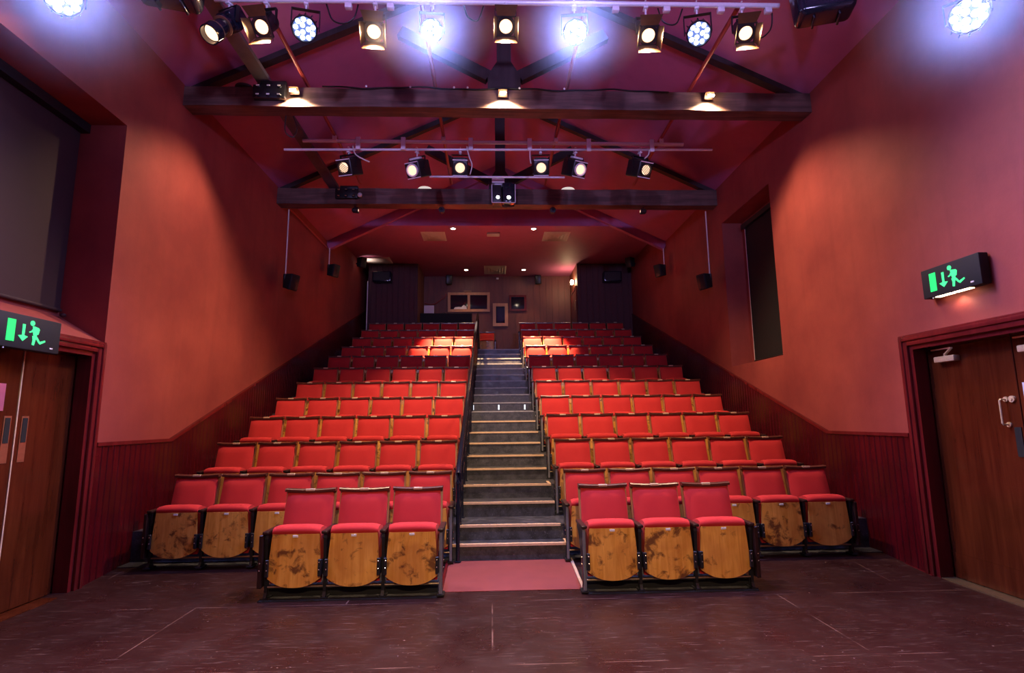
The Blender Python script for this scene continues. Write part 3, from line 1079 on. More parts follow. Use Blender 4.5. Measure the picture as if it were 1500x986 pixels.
# ------------------------------------------------------------------ stage lamps
LEDP, WARMP, FLOOD, BLOOM_HAZE = 900., 420., 345., .085
LEDC = (.32, .37, 1.)
def beam(loc, yaw, tilt, dist, power, size, col, blend, rad, name):
    # a lamp's own light, just in front of its lens
    d = Matrix.Rotation(yaw, 3, 'Z') @ Vector((0, -math.cos(tilt), -math.sin(tilt)))
    return spot_light(Vector(loc) + d * dist, d, power, size, col, blend, rad, name)
def hook(b, z0, z1, r=.032):
    cyl(b, (0, 0, z0), (0, 0, z1 - r * 1.2), .010, seg=8)
    rbox(b, -.022, .022, -.034, .034, z1 - r * 1.9, z1 - r * 1.15, .004, 1)
    n = 12
    pts = [(0, math.cos(a) * (r + .006), z1 + math.sin(a) * (r + .006)) for a in [R(-150 + i * 300 / n) for i in range(n + 1)]]
    tube(b, pts, .007, 6)
def yoke(t, half, drop, m='black'):
    b = bm_new()
    for s in (-1, 1):
        box(b, s * half - .004, s * half + .004, -.018, .018, -.01, drop)
    box(b, -half - .004, half + .004, -.018, .018, drop - .006, drop)
    o = obj('yoke', b, M[m], t)
    return o
def lamp_at(loc, bar_z, yaw, label, cat, name, half, drop):
    t = thing(name, label, cat, loc, (0, 0, yaw))
    yoke(t, half, drop)
    b = bm_new(); hook(b, drop, bar_z - loc[2])
    obj('hook_clamp', b, M['steel'], t, smooth=40)
    return t
def fresnel(loc, bar_z, yaw, tilt, label, doors='four'):
    t = lamp_at(loc, bar_z, yaw, label, 'spotlight', 'fresnel_spotlight', .105, .17)
    b = bm_new()
    lathe(b, [(.05, .16), (.085, .13), (.09, -.05), (.098, -.07), (.098, -.105), (.066, -.105), (.064, -.08), (.05, -.06)], (0, 0, 0), (0, 1, 0), 20)
    for i in range(4):
        box(b, -.07, .07, -.02 + i * .03, -.012 + i * .03, .08, .10)
    h = obj('housing', b, M['black'], t, rot=(tilt, 0, 0), smooth=40)
    b = bm_new(); lathe(b, [(.001, -.070), (.045, -.078), (.060, -.086), (.065, -.094), (.062, -.096), (.001, -.110)], (0, 0, 0), (0, 1, 0), 24)
    obj('lens', b, M['warm'], h, smooth=60)
    flaps = {'bottom': ((0, -.105, -.088), R(-28)), 'top': ((0, -.105, .088), R(24))}
    for key, ang in (('bottom', R(24)), ('top', R(-70)), ('left', R(30)), ('right', R(30))):
        b = bm_new()
        L_ = .16 if key == 'bottom' else .11
        prism(b, [(-.085, 0), (.085, 0), (.112, -L_), (-.112, -L_)], 'z', -.0015, .0015)
        m = {'bottom': Matrix.Translation((0, -.106, -.090)) @ Matrix.Rotation(ang, 4, 'X'),
             'top': Matrix.Translation((0, -.106, .090)) @ Matrix.Rotation(ang, 4, 'X'),
             'left': Matrix.Translation((-.090, -.106, 0)) @ Matrix.Rotation(R(-18), 4, 'Z') @ Matrix.Rotation(PI / 2, 4, 'Y'),
             'right': Matrix.Translation((.090, -.106, 0)) @ Matrix.Rotation(R(18), 4, 'Z') @ Matrix.Rotation(PI / 2, 4, 'Y')}[key]
        if key == 'bottom': m = Matrix.Translation((0, -.106, -.090)) @ Matrix.Rotation(R(8), 4, 'X')
        if key == 'top': m = Matrix.Translation((0, -.106, .090)) @ Matrix.Rotation(R(-75), 4, 'X')
        bmesh.ops.transform(b, matrix=m, verts=b.verts[:])
        obj('barn_door', b, M['flap'], h)
    b = bm_new()
    for q in ((-.098, .098, .082, .098), (-.098, .098, -.098, -.082), (-.098, -.082, -.082, .082), (.082, .098, -.082, .082)):
        box(b, q[0], q[1], -.109, -.103, q[2], q[3])
    obj('gel_frame', b, M['black'], h)
    beam(loc, yaw, tilt, .118, WARMP, 120, (1., .58, .28), .9, .03, 'halogen_beam')
    return t
def led_par(loc, bar_z, yaw, tilt, label, mat_, r=.115, n1=6, n2=12, mount='bar'):
    if mount == 'bar':
        t = lamp_at(loc, bar_z, yaw, label, 'spotlight', 'led_spotlight', r + .018, .20)
    else:
        t = thing('led_spotlight', label, 'spotlight', loc, (0, 0, yaw))
        yoke(t, r + .018, .17)
    b = bm_new()
    lathe(b, [(.04, .14), (r * .75, .12), (r * .95, .05), (r, -.02), (r + .008, -.045), (r + .008, -.076), (r - .004, -.076), (r - .006, -.050), (.02, -.048)], (0, 0, 0), (0, 1, 0), 28)
    for i in range(12):
        a = 2 * PI * i / 12
        box(b, -.004, .004, .02, .11, r * .7, r + .006, Matrix.Rotation(a, 4, 'Y'))
    h = obj('housing', b, M['black'], t, rot=(tilt, 0, 0), smooth=40)
    b = bm_new(); lathe(b, [(.001, -.0485), (r - .008, -.0485), (r - .008, -.051), (.001, -.051)], (0, 0, 0), (0, 1, 0), 28)
    obj('led_board', b, M['ledback'], h)
    k = r / .115
    for rr, n in ((.036 * k, 3), (.083 * k, 9)):
        for i in range(n):
            a = 2 * PI * i / n + (.26 if n == 9 else 0)
            b = bm_new()
            lathe(b, [(.025 * k, -.051), (.024 * k, -.056), (.016 * k, -.063), (.001, -.066)], (math.cos(a) * rr, 0, math.sin(a) * rr), (0, 1, 0), 12)
            obj('led_lens', b, mat_, h, smooth=60)
    beam(loc, yaw, tilt, .098, LEDP * (.08 if mat_ != M['led'] else 1 if mount == 'bar' else .6), 165, LEDC, .7, .03, 'led_beam')
    return t
def profile_spot(loc, bar_z, yaw, tilt, label):
    t = lamp_at(loc, bar_z, yaw, label, 'spotlight', 'profile_spotlight', .115, .16)
    b = bm_new()
    rbox(b, -.10, .10, -.02, .20, -.10, .10, .03, 3)
    lathe(b, [(.05, .0), (.085, -.02), (.085, -.09), (.075, -.10), (.075, -.22), (.095, -.235), (.095, -.33), (.085, -.33), (.083, -.27), (.05, -.26)], (0, 0, 0), (0, 1, 0), 24)
    h = obj('housing', b, M['blackgloss'], t, rot=(tilt, 0, 0), smooth=40)
    for yy in (-.10, -.235):
        b = bm_new(); lathe(b, [(.086, 0), (.098, .002), (.098, .012), (.086, .014)], (0, yy, 0), (0, 1, 0), 24)
        obj('trim_ring', b, M['brass'], h, smooth=40)
    b = bm_new(); lathe(b, [(.001, -.262), (.078, -.266), (.074, -.276), (.001, -.288)], (0, 0, 0), (0, 1, 0), 24)
    obj('lens', b, M['warm'], h, smooth=60)
    return t
def box_spot(loc, bar_z, yaw, tilt, label, mat_='warmdim', front='black', gobo=False, top_bright=False):
    t = lamp_at(loc, bar_z, yaw, label, 'spotlight', 'box_spotlight', .135, .20)
    b = bm_new()
    rbox(b, -.12, .12, -.13, .22, -.125, .125, .022, 3)
    for i in range(5):
        box(b, -.09, .09, .0 + i * .035, .018 + i * .035, .125, .140)
    h = obj('housing', b, M['black'], t, rot=(tilt, 0, 0), smooth=40)
    b = bm_new(); lathe(b, [(.070, -.128), (.096, -.128), (.100, -.142), (.094, -.158), (.078, -.158), (.074, -.135)], (0, 0, 0), (0, 1, 0), 24)
    obj('lens_ring', b, M[front], h, smooth=40)
    b = bm_new(); lathe(b, [(.001, -.130), (.072, -.132), (.066, -.142), (.001, -.156)], (0, 0, 0), (0, 1, 0), 24)
    obj('lens', b, M[mat_], h, smooth=60)
    for z in (-.118, .105):
        b = bm_new(); box(b, -.11, .11, -.138, -.131, z, z + .013)
        obj('gel_runner', b, M['steel'], h)
    if gobo:
        for i in range(5):
            b = bm_new(); box(b, -.075, .075, -.162, -.159, -.055 + i * .022, -.047 + i * .022, Matrix.Rotation(R(40), 4, 'Y'))
            obj('louvre', b, M['black'], h)
    if top_bright:
        b = bm_new(); rbox(b, -.085, .085, -.02, .10, .141, .175, .015, 2)
        obj('silver_cover', b, M['steel'], h, smooth=40)
    return t

BZ = lambda x: 5.72 + x * .0078
profile_spot((-2.60, 5.0, 5.44), BZ(-2.6), R(-22), R(54), 'long black profile spotlight at the end of the top bar, angled aside')
fresnel((-2.23, 5.0, 5.43), BZ(-2.23), R(-8), R(50), 'brown-lit barn door spotlight beside the profile spotlight')
led_par((-1.84, 5.0, 5.40), BZ(-1.84), R(12), R(46), 'dimmer round LED spotlight on the socket box side of the bar', M['leddim'])
fresnel((-1.15, 5.0, 5.40), BZ(-1.15), R(5), R(52), 'barn door spotlight hanging lowest beside the bright handrail side LED')
led_par((-.58, 5.0, 5.39), BZ(-.58), R(4), R(38), 'glaring white LED spotlight between two barn door lamps, handrail side', M['led'], .105)
fresnel((.165, 5.0, 5.48), BZ(.165), R(0), R(50), 'barn door spotlight in the middle of the bar above the king post')
led_par((.87, 5.0, 5.40), BZ(.87), R(-6), R(38), 'glaring white LED spotlight next past the middle barn door lamp', M['led'], .115)
fresnel((1.61, 5.0, 5.41), BZ(1.61), R(-4), R(52), 'barn door spotlight between the glaring and the dimmer LED lamps')
led_par((2.145, 5.0, 5.42), BZ(2.145), R(-14), R(46), 'dimmer round LED spotlight next to the last barn door lamp', M['leddim'])
fresnel((2.62, 5.0, 5.45), BZ(2.62), R(-10), R(50), 'last barn door spotlight on the bar beside the black loudspeaker')
def led_wall(loc, yaw, tilt, xw, label):
    t = led_par(loc, 0, yaw, tilt, label, M['led'], .13, mount='arm')
    b = bm_new()
    inv = Matrix.Rotation(-yaw, 3, 'Z')
    p = inv @ Vector((xw - loc[0], 0, .17))
    tube(b, [(0, 0, .165), (p.x * .5, p.y * .5, .17), tuple(p)], .016, 8)
    obj('wall_arm', b, M['black'], t, smooth=50)
led_wall((-3.50, 4.15, 4.965), R(38), R(24), XL, 'glaring white LED wash light on the wall above the blinded window recess')
led_wall((3.92, 3.88, 4.725), R(-40), R(20), XR, 'glaring white LED wash light high on the wall above the chrome-handled doors')

Z2 = lambda x: 5.57
box_spot((-2.12, 7.78, 5.27), 5.555, R(-16), R(26), 'box spotlight with louvred lens at the cable tray end of the rear bars', 'warmdim', 'black', True)
box_spot((-1.10, 7.78, 5.24), 5.56, R(-24), R(28), 'silver-topped box spotlight turned aside, second from the cable tray', 'warmdim', 'steel', False, True)
box_spot((-.45, 7.78, 5.28), 5.565, R(2), R(28), 'box spotlight hanging just before the projector, handrail side', 'warmdim', 'black')
box_spot((.77, 7.78, 5.29), 5.57, R(-3), R(28), 'box spotlight just past the projector with plain round lens', 'warmdim', 'black')
box_spot((1.30, 7.78, 5.27), 5.575, R(24), R(28), 'silver-topped box spotlight turned aside past the projector', 'warmdim', 'steel', False, True)
box_spot((2.30, 7.78, 5.27), 5.585, R(20), R(28), 'box spotlight with louvred lens at the far end from the cable tray', 'warmdim', 'black', True)

# sagging lamp cables along the front bar, and white leads on the rear bars
def cable(pts, r, m, label):
    b = bm_new()
    P = [Vector(p) for p in pts]
    out = []
    for i in range(len(P) - 1):
        p0, p1, p2, p3 = P[max(i - 1, 0)], P[i], P[i + 1], P[min(i + 2, len(P) - 1)]
        for k in range(6):
            u = k / 6
            out.append(.5 * ((2 * p1) + (p2 - p0) * u + (2 * p0 - 5 * p1 + 4 * p2 - p3) * u * u + (3 * p1 - p0 - 3 * p2 + p3) * u ** 3))
    out.append(P[-1])
    tube(b, out, r, 6)
    return tag(obj('hanging_cable', b, M[m], smooth=60), label, 'cable')
cable([(-1.66, 5.06, 5.72), (-1.60, 5.08, 5.56), (-1.48, 5.08, 5.52), (-1.38, 5.07, 5.58), (-1.34, 5.06, 5.72)], .008, 'black', 'black cable loop between the dimmer LED and the lowest barn door lamp')
cable([(-.26, 5.06, 5.73), (-.22, 5.08, 5.62), (-.12, 5.08, 5.58), (-.06, 5.06, 5.73)], .008, 'black', 'short black cable loop before the middle barn door lamp')
cable([(1.76, 5.06, 5.74), (1.82, 5.08, 5.60), (1.95, 5.08, 5.58), (2.02, 5.06, 5.74)], .008, 'black', 'black cable loop before the second dimmer LED lamp')
cable([(2.70, 5.02, 5.40), (2.84, 5.06, 5.42), (2.96, 5.08, 5.55), (2.97, 5.05, 5.70)], .008, 'black', 'cable looping from the last barn door lamp up to the bar')
cable([(-2.62, 6.62, 5.42), (-2.66, 6.72, 5.25), (-2.58, 6.78, 5.20), (-2.52, 6.74, 5.30), (-2.54, 6.64, 5.42)], .008, 'black', 'cable loop hanging behind the first truss near the cable tray')
cable([(-2.05, 7.72, 5.58), (-2.00, 7.70, 5.44), (-1.88, 7.70, 5.36), (-1.80, 7.74, 5.34)], .010, 'white', 'white lead from the couplers to the louvred spotlight near the tray')
cable([(-.35, 7.70, 5.58), (-.31, 7.68, 5.40), (-.27, 7.70, 5.28), (-.30, 7.72, 5.14)], .009, 'white', 'white lead hanging beside the spotlight before the projector')
cable([(.60, 7.68, 5.52), (.60, 7.67, 5.38), (.612, 7.68, 5.30)], .009, 'white', 'white lead hanging beside the spotlight just past the projector')
cable([(2.42, 7.70, 5.55), (2.40, 7.68, 5.46), (2.34, 7.70, 5.40)], .009, 'white', 'white lead to the far louvred spotlight')

# adaptor plugs along the front bar
for x in (-1.42, -1.0 + .0, 1.30, 1.83, 2.40, 2.90):
    b = bm_new(); rbox(b, x - .035, x + .035, 4.975, 5.03, BZ(x) - .085, BZ(x) - .030, .008, 2)
    tag(obj('bar_socket', b, M['steel'], smooth=40), 'small grey socket block under the front lighting bar', 'socket', 'grey socket blocks on the front bar')

# floodlights on the first truss
def flood(x, label, up):
    t = thing('floodlight', label, 'floodlight', (x, 6.29, 5.535))
    b = bm_new()
    # shallow trough reflector open downwards and to the front
    n = 10
    prof = [(math.cos(a) * .055, math.sin(a) * .055) for a in [R(-5 + i * 115 / n) for i in range(n + 1)]]
    outer = [(y * 1.06, z * 1.06) for y, z in prof]
    poly = prof + outer[::-1]
    prism(b, poly, 'x', -.055, .055)
    obj('reflector', b, M['flap'], t)
    b = bm_new()
    box(b, -.012, .012, .03, .108, .040, .056)
    obj('bracket', b, M['black'], t)
    b = bm_new(); cyl(b, (-.036, -.022, .004), (.036, -.022, .004), .016, seg=12)
    obj('halogen_tube', b, M['warmhot'], t, smooth=60)
    l = spot_light((x, 6.29, 5.515), (0, .22, -1), FLOOD * (2.6 if abs(x) < 1 else 1), 142, (1., .68, .42), .6, .03, 'flood_lamp')
flood(-2.42, 'small glaring floodlight on the first truss beside the socket box', 1)
flood(.165, 'small glaring floodlight on the first truss under the king post', 1)
flood(2.80, 'small glaring floodlight on the first truss, far end from the socket box', 1)

# dome lights over the second truss
for x, w in ((-1.19, 'handrail side'), (1.43, 'side without handrail')):
    t = thing('dome_light', 'white dome light showing over the second truss, ' + w, 'dome light', (x, 9.51, 5.656))
    b = bm_new(); lathe(b, [(.14, 0), (.145, .01), (.12, .045), (.07, .065), (.001, .072)], (0, 0, 0), (0, 0, 1), 28)
    obj('dome', b, M['domeglow'], t, smooth=60)
    b = bm_new(); lathe(b, [(.001, -.012), (.06, -.012), (.06, 0), (.001, 0)], (0, 0, .012), (0, 0, 1), 20)
    obj('dome_base', b, M['white'], t)

# small black lamps hanging under the second truss
for x, s, w in ((-2.44, 1, 'below the sensor ball'), (-.88, 0, 'handrail side of the projector'), (1.14, 0, 'past the projector'), (2.82, -1, 'at the end away from the socket boxes')):
    t = thing('pin_spotlight', 'tiny black pin spotlight under the second truss, ' + w, 'spotlight', (x, 9.50, 5.355), (0, 0, R(90) * s))
    b = bm_new()
    cyl(b, (0, 0, 0), (0, 0, -.03), .014, seg=10)
    lathe(b, [(.03, .05), (.05, .03), (.055, -.06), (.045, -.06)], (0, 0, -.075), (0, 1, 0), 16)
    obj('pin_housing', b, M['black'], t, smooth=40)
    b = bm_new(); lathe(b, [(.001, -.056), (.045, -.058), (.001, -.062)], (0, 0, -.075), (0, 1, 0), 16)
    obj('pin_lens', b, M['warmdim'] if s else M['glass'], t)
    if s:
        pass

# projector on its bracket
t = thing('projector', 'black projector with two bright lenses hung on the second truss', 'projector', (.235, 9.26, 5.51))
b = bm_new(); rbox(b, -.02, .20, -.13, .13, -.21, .15, .02, 2)
obj('projector_body', b, M['blackgloss'], t, smooth=40)
b = bm_new(); rbox(b, -.20, -.035, -.15, .13, -.22, .10, .012, 2)
obj('lens_block', b, M['black'], t, smooth=40)
for x, z, r, k in ((-.10, -.14, .030, 0), (.09, -.135, .034, 1)):
    b = bm_new(); lathe(b, [(r * .7, 0), (r * 1.3, -.004), (r * 1.3, -.02), (r, -.02)], (x, -.15 if k == 0 else -.13, z), (0, 1, 0), 20)
    obj('lens_ring', b, M['black'], t, smooth=40)
    b = bm_new(); lathe(b, [(.001, -.012), (r, -.016), (r * .9, -.026), (.001, -.032)], (x, -.15 if k == 0 else -.13, z), (0, 1, 0), 20)
    obj('lens', b, M['projlens'], t, smooth=60)
b = bm_new(); rbox(b, -.205, .02, -.10, .06, .16, .27, .008, 1)
box(b, -.16, -.03, -.03, .03, .10, .16)
obj('mount_bracket', b, M['steel'], t)
b = bm_new()
for x in (-.205, .205):
    box(b, x - .006, x + .006, -.155, -.14, -.225, .11)
box(b, -.205, .205, -.155, -.14, -.236, -.225)
obj('cage', b, M['steel'], t)

# ------------------------------------------------------------------ black loudspeakers hung at the top
def top_speaker(loc, rotz, label):
    t = thing('hanging_loudspeaker', label, 'loudspeaker', loc, (0, 0, rotz))
    b = bm_new()
    b2 = bmesh.new()
    box(b2, -.30, .30, -.20, .12, 0, .75)
    for v in b2.verts:
        if v.co.z < .01: v.co.x *= .82; v.co.y = v.co.y * .85
    bmesh.ops.bevel(b2, geom=b2.edges[:], offset=.055, segments=4, profile=.5, affect='EDGES')
    merge(b, b2)
    obj('cabinet', b, M['blackgloss'], t, smooth=40)
    b = bm_new(); rbox(b, -.23, .23, -.225, -.195, .16, .64, .02, 2)
    obj('grille', b, M['black'], t, smooth=40)
    for x in (-.12, .10):
        b = bm_new(); tube(b, [(x, -.1, .01), (x + .01, -.1, -.018), (x + .03, .06, -.018), (x + .03, .06, .01)], .012, 8)
        obj('handle', b, M['blackgloss'], t, smooth=50)
    b = bm_new(); cyl(b, (0, .02, .74), (0, .02, ZP + (XM - XL - abs(loc[0] - XM)) * PITCH - loc[2] - .01), .02, seg=10)
    obj('hanger', b, M['black'], t, smooth=40)
top_speaker((-2.85, 4.48, 5.20), R(14), 'glossy black loudspeaker hung at the ceiling beside the profile spotlight')
top_speaker((3.22, 4.62, 5.275), R(-16), 'glossy black loudspeaker hung at the ceiling beside the last barn door lamp')

# ------------------------------------------------------------------ wall loudspeakers
def wall_speaker(loc, rotz, tilt, label, rod=None, k=1., bracket=0.):
    t = thing('wall_loudspeaker', label, 'loudspeaker', loc, (0, 0, rotz))
    b = bm_new()
    b2 = bmesh.new()
    box(b2, -.105, .105, -.11, .10, -.155, .155)
    for v in b2.verts:
        if v.co.y > 0: v.co.x *= .72; v.co.z *= .85
    bmesh.ops.bevel(b2, geom=b2.edges[:], offset=.022, segments=3, profile=.5, affect='EDGES')
    bmesh.ops.scale(b2, vec=(k, k, k), verts=b2.verts[:])
    merge(b, b2)
    h = obj('cabinet', b, M['blackmatt'], t, rot=(tilt, 0, 0), smooth=40)
    b = bm_new(); rbox(b, -.09 * k, .09 * k, -.122 * k, -.105 * k, -.135 * k, .135 * k, .008, 2)
    obj('grille', b, M['black'], h, smooth=40)
    b = bm_new()
    rbox(b, -.035 * k, .035 * k, .12 * k, .17 * k, -.10 * k, .17 * k, .008, 1)
    box(b, -.015, .015, .05, .13 * k, -.02, .02)
    obj('bracket', b, M['black'], t)
    if bracket:
        b = bm_new(); box(b, -.012, .012, .16 * k, .16 * k + bracket, -.02, .02)
        obj('wall_arm', b, M['black'], t)
    if rod:
        b = bm_new(); cyl(b, (0, .145 * k, .165 * k), (0, .145 * k, rod - loc[2]), .0115, seg=8)
        o = obj('hanging_rod', b, M['white'], t, smooth=50)
    return t
for s, xw in ((1, XL), (-1, XR)):
    nm = 'handrail side wall' if s > 0 else 'wall with the narrow window'
    wall_speaker((xw + s * .235, 9.62, 3.985), s * R(62), R(14), 'black wall loudspeaker on the long silver rod, ' + nm, 5.36, .95)
    wall_speaker((xw + s * .235, 12.15, 4.90), s * R(60), R(12), 'black wall loudspeaker on the short rod, middle of three, ' + nm, 5.45, .95)
    wall_speaker((xw + s * .235, 14.75, 5.86), s * R(52), R(10), 'black loudspeaker near the ceiling beside the dark partition, ' + nm, None, .95, .07)
wall_speaker((-1.33, 16.93, 5.93), R(14), R(10), 'black loudspeaker on the rear wall above the sliding booth window', None, .95, .04)
wall_speaker((1.53, 16.93, 5.93), R(-14), R(10), 'black loudspeaker on the rear wall above the small square window', None, .95, .04)
for x, w in ((-3.12, 'beside the control desk'), (3.55, 'beside the lit wall lamp')):
    t = thing('bass_speaker', 'wide dark speaker box high on the partition ' + w, 'loudspeaker', (x, 15.45, 5.62))
    b = bm_new(); box(b, -.12, .12, .144, .155, -.08, .08)
    obj('wall_mount', b, M['black'], t)
    b = bm_new(); rbox(b, -.26, .26, -.14, .145, -.15, .15, .015, 2)
    obj('cabinet', b, M['blackgloss'], t, smooth=40)
    b = bm_new(); rbox(b, -.23, .23, -.152, -.138, -.125, .125, .006, 1)
    obj('grille', b, M['black'], t)
# conduit along the handrail side eaves
b = bm_new(); tube(b, [(XL + .07, 9.66, 5.44), (XL + .07, 12.42, 5.45)], .014, 8)
tag(obj('conduit', b, M['redpipe'], smooth=50), 'thin red conduit along the eaves behind the second truss', 'conduit')

# ------------------------------------------------------------------ rear ceiling fittings
def downlight(x, y, z, label, power, size):
    t = thing('downlight', label, 'downlight', (x, y, z))
    b = bm_new(); lathe(b, [(.055, -.001), (.085, -.001), (.082, -.012), (.058, -.014)], (0, 0, 0), (0, 0, 1), 24)
    obj('trim_ring', b, M['white'], t, smooth=40)
    b = bm_new(); lathe(b, [(.001, -.004), (.056, -.004), (.050, -.014), (.001, -.018)], (0, 0, 0), (0, 0, 1), 24)
    obj('lamp_face', b, M['down'], t, smooth=60)
    spot_light((x, y, z - .03), (0, .06 if power > 100 else 0, -1), power, size, (1., .60, .30), .6, .05, 'downlight_lamp')
downlight(-.90, 12.68, ZF, 'lit ceiling downlight over the ninth row, handrail side', 13000, 41)
downlight(1.05, 12.68, ZF, 'lit ceiling downlight over the ninth row, side without handrail', 13000, 41)
downlight(-.75, 16.33, ZF, 'lit ceiling downlight beside the rear vent, over the control desk side', 60, 90)
downlight(1.02, 16.33, ZF, 'lit ceiling downlight beside the rear vent, side without handrail', 60, 90)
def vent(x0, x1, y0, y1, label):
    t = thing('ceiling_vent', label, 'vent', ((x0 + x1) / 2, (y0 + y1) / 2, ZF))
    w, d = (x1 - x0) / 2, (y1 - y0) / 2
    b = bm_new()
    for i in range(4):
        k0, k1 = 1 - i * .25, 1 - i * .25 - .14
        z0, z1 = -.004 - i * .004, -.018 - i * .004
        o = [(-w * k0, -d * k0), (w * k0, -d * k0), (w * k0, d * k0), (-w * k0, d * k0)]
        n_ = [(-w * k1, -d * k1), (w * k1, -d * k1), (w * k1, d * k1), (-w * k1, d * k1)]
        for q in range(4):
            r_ = (q + 1) % 4
            quad(b, (*o[q], z0), (*o[r_], z0), (*n_[r_], z1), (*n_[q], z1))
    obj('diffuser', b, M['grille'], t)
    b = bm_new(); box(b, -w * .98, w * .98, -d * .98, d * .98, -.003, -.001)
    obj('backing', b, M['grille'], t)
vent(-1.72, -1.12, 12.92, 13.62, 'square ceiling vent over the handrail side rows')
vent(1.33, 1.99, 12.90, 13.62, 'square ceiling vent over the rows without handrail')
vent(-.20, .48, 15.9, 16.85, 'pale ceiling vent in front of the booth windows')
t = thing('smoke_detector', 'small white box sensor on the ceiling between two downlights', 'sensor', (.07, 13.05, ZF))
b = bm_new(); rbox(b, -.16, .16, -.10, .10, -.05, 0, .012, 2)
obj('sensor_case', b, M['white'], t, smooth=40)
b = bm_new(); box(b, -.12, .12, -.102, -.098, -.035, -.015)
obj('sensor_slot', b, M['grille'], t)
t = thing('emergency_light', 'tiny white fitting high on the rear wall below the vent', 'light fitting', (.22, YB - .02, 6.02))
b = bm_new(); rbox(b, -.04, .04, -.05, 0, -.025, .025, .008, 2)
obj('fitting_case', b, M['white'], t, smooth=40)
# white panel put in for the lit slab over the partition; spot added below
b = bm_new(); rbox(b, -3.58, -2.85, 15.0, 15.55, ZF - .05, ZF - .005, .006, 1)
tag(obj('lit_hatch_panel', b, M['grille']), 'white panel put in for lit hatch above the dark partition on the handrail side', 'hatch')
spot_light((-3.56, 15.1, ZF - .30), (.35, .1, 1), 9, 100, (1., .75, .62), 1., .03, 'hatch_fill')  # unseen spot added to brighten the panel from underneath

# ------------------------------------------------------------------ booth windows in the rear wall
def booth_window(x0, x1, z0, z1, fw, label, mull=False, m='pine'):
    t = thing('booth_window', label, 'window', ((x0 + x1) / 2, YB - .02, (z0 + z1) / 2))
    w, h = (x1 - x0) / 2, (z1 - z0) / 2
    b = bm_new()
    box(b, -w, w, -.05, 0, h - fw, h); box(b, -w, w, -.05, 0, -h, -h + fw)
    box(b, -w, -w + fw, -.05, 0, -h + fw, h - fw); box(b, w - fw, w, -.05, 0, -h + fw, h - fw)
    obj('window_frame', b, M[m], t)
    if mull:
        b = bm_new(); box(b, -.04, .04, -.045, 0, -h + fw, h - fw)
        obj('mullion', b, M[m], t)
        for xa, xb_ in ((-w + fw, -.04), (.04, w - fw)):
            b = bm_new(); box(b, xa, xb_, -.022, -.012, -h + fw, h - fw)
            obj('pane', b, M['glass'], t)
    else:
        b = bm_new(); box(b, -w + fw, w - fw, -.022, -.012, -h + fw, h - fw)
        obj('pane', b, M['glass'], t)
    return t
booth_window(-1.37, -.03, 4.93, 5.56, .085, 'pine framed sliding window with two dark panes behind the control desk', True)
booth_window(.065, .545, 4.46, 5.20, .10, 'narrow upright pine framed window in the middle of the rear wall')
booth_window(.59, 1.14, 4.95, 5.47, .065, 'small square red-brown framed window in the rear wall', False, 'frame')
b = bm_new(); box(b, -.86, -.62, YB - .07, YB - .02, 5.585, 5.61)
tag(obj('window_hood', b, M['pine']), 'short lit wooden ledge over the sliding booth window', 'ledge')
# red door in the recess side wall and lamp above
d3 = structroot('door_3', 'dark red door in the recess side wall under the wall lamp', 'door')
b = bm_new(); rbox(b, PX1 - .025, PX1, 15.80, 16.65, 3.35, 5.36, .004, 1)
obj('door_leaf', b, M['frame'], d3)
b = bm_new(); rbox(b, PX1 - .033, PX1 - .024, 15.92, 16.06, 4.75, 5.02, .003, 1)
obj('push_plate', b, M['brass'], d3)
for y0, y1, z0, z1 in ((15.72, 15.80, 3.35, 5.44), (16.65, 16.73, 3.35, 5.44), (15.80, 16.65, 5.36, 5.44)):
    b = bm_new(); box(b, PX1 - .035, PX1, y0, y1, z0, z1)
    obj('door_frame', b, M['frame'], d3)
t = thing('wall_lamp', 'lit wall lamp above the red door in the rear recess', 'lamp', (PX1, 16.2, 5.66))
b = bm_new(); rbox(b, -.03, 0, -.09, .09, -.06, .06, .01, 2)
obj('lamp_plate', b, M['white'], t, smooth=40)
b = bm_new(); lathe(b, [(.001, 0), (.06, .01), (.085, .05), (.07, .09), (.001, .11)], (-.02, 0, 0), (-1, 0, 0), 20)
obj('lamp_glass', b, M['walllamp'], t, smooth=60)
l = bpy.data.lights.new('wall_lamp_light', 'POINT'); l.energy = 15; l.color = (1., .66, .34); l.shadow_soft_size = .08
o = bpy.data.objects.new('wall_lamp_light', l); C.objects.link(o); o.location = (PX1 - .22, 16.2, 5.70)

# control desk behind the back row with things on it
t = thing('control_desk', 'black control desk behind the back row beside the handrail', 'desk', (-1.35, 15.85, 3.35))
b = bm_new(); rbox(b, -.72, .80, -.06, -.02, 0, 1.28, .006, 1)
obj('front_panel', b, M['blackmatt'], t)
b = bm_new(); rbox(b, -.72, .80, -.02, .55, .85, .89, .006, 1)
obj('desk_top', b, M['blackmatt'], t)
for x in (-.72, .77):
    b = bm_new(); box(b, x, x + .03, -.02, .55, 0, .85)
    obj('side_panel', b, M['blackmatt'], t)
t = thing('display_panel', 'white upright display panel standing behind the black control desk edge', 'screen', (-1.86, 16.12, 4.242))
b = bm_new(); rbox(b, -.15, .15, 0, .02, .10, .72, .006, 1, Matrix.Rotation(R(-8), 4, 'X'))
obj('panel_sheet', b, M['white'], t)
b = bm_new(); box(b, -.09, .09, -.02, .12, 0, .015); box(b, -.02, .02, .02, .05, .015, .2)
obj('panel_foot', b, M['black'], t)
t = thing('desk_lamp', 'small dark gooseneck lamp clamped on the control desk', 'lamp', (-1.50, 16.0, 4.242))
b = bm_new(); lathe(b, [(.05, 0), (.05, .012), (.01, .02)], (0, 0, 0), (0, 0, 1), 14)
tube(b, [(0, 0, .01), (0, 0, .28), (.03, 0, .40), (.09, 0, .46), (.14, 0, .44)], .008, 8)
obj('gooseneck', b, M['black'], t, smooth=50)
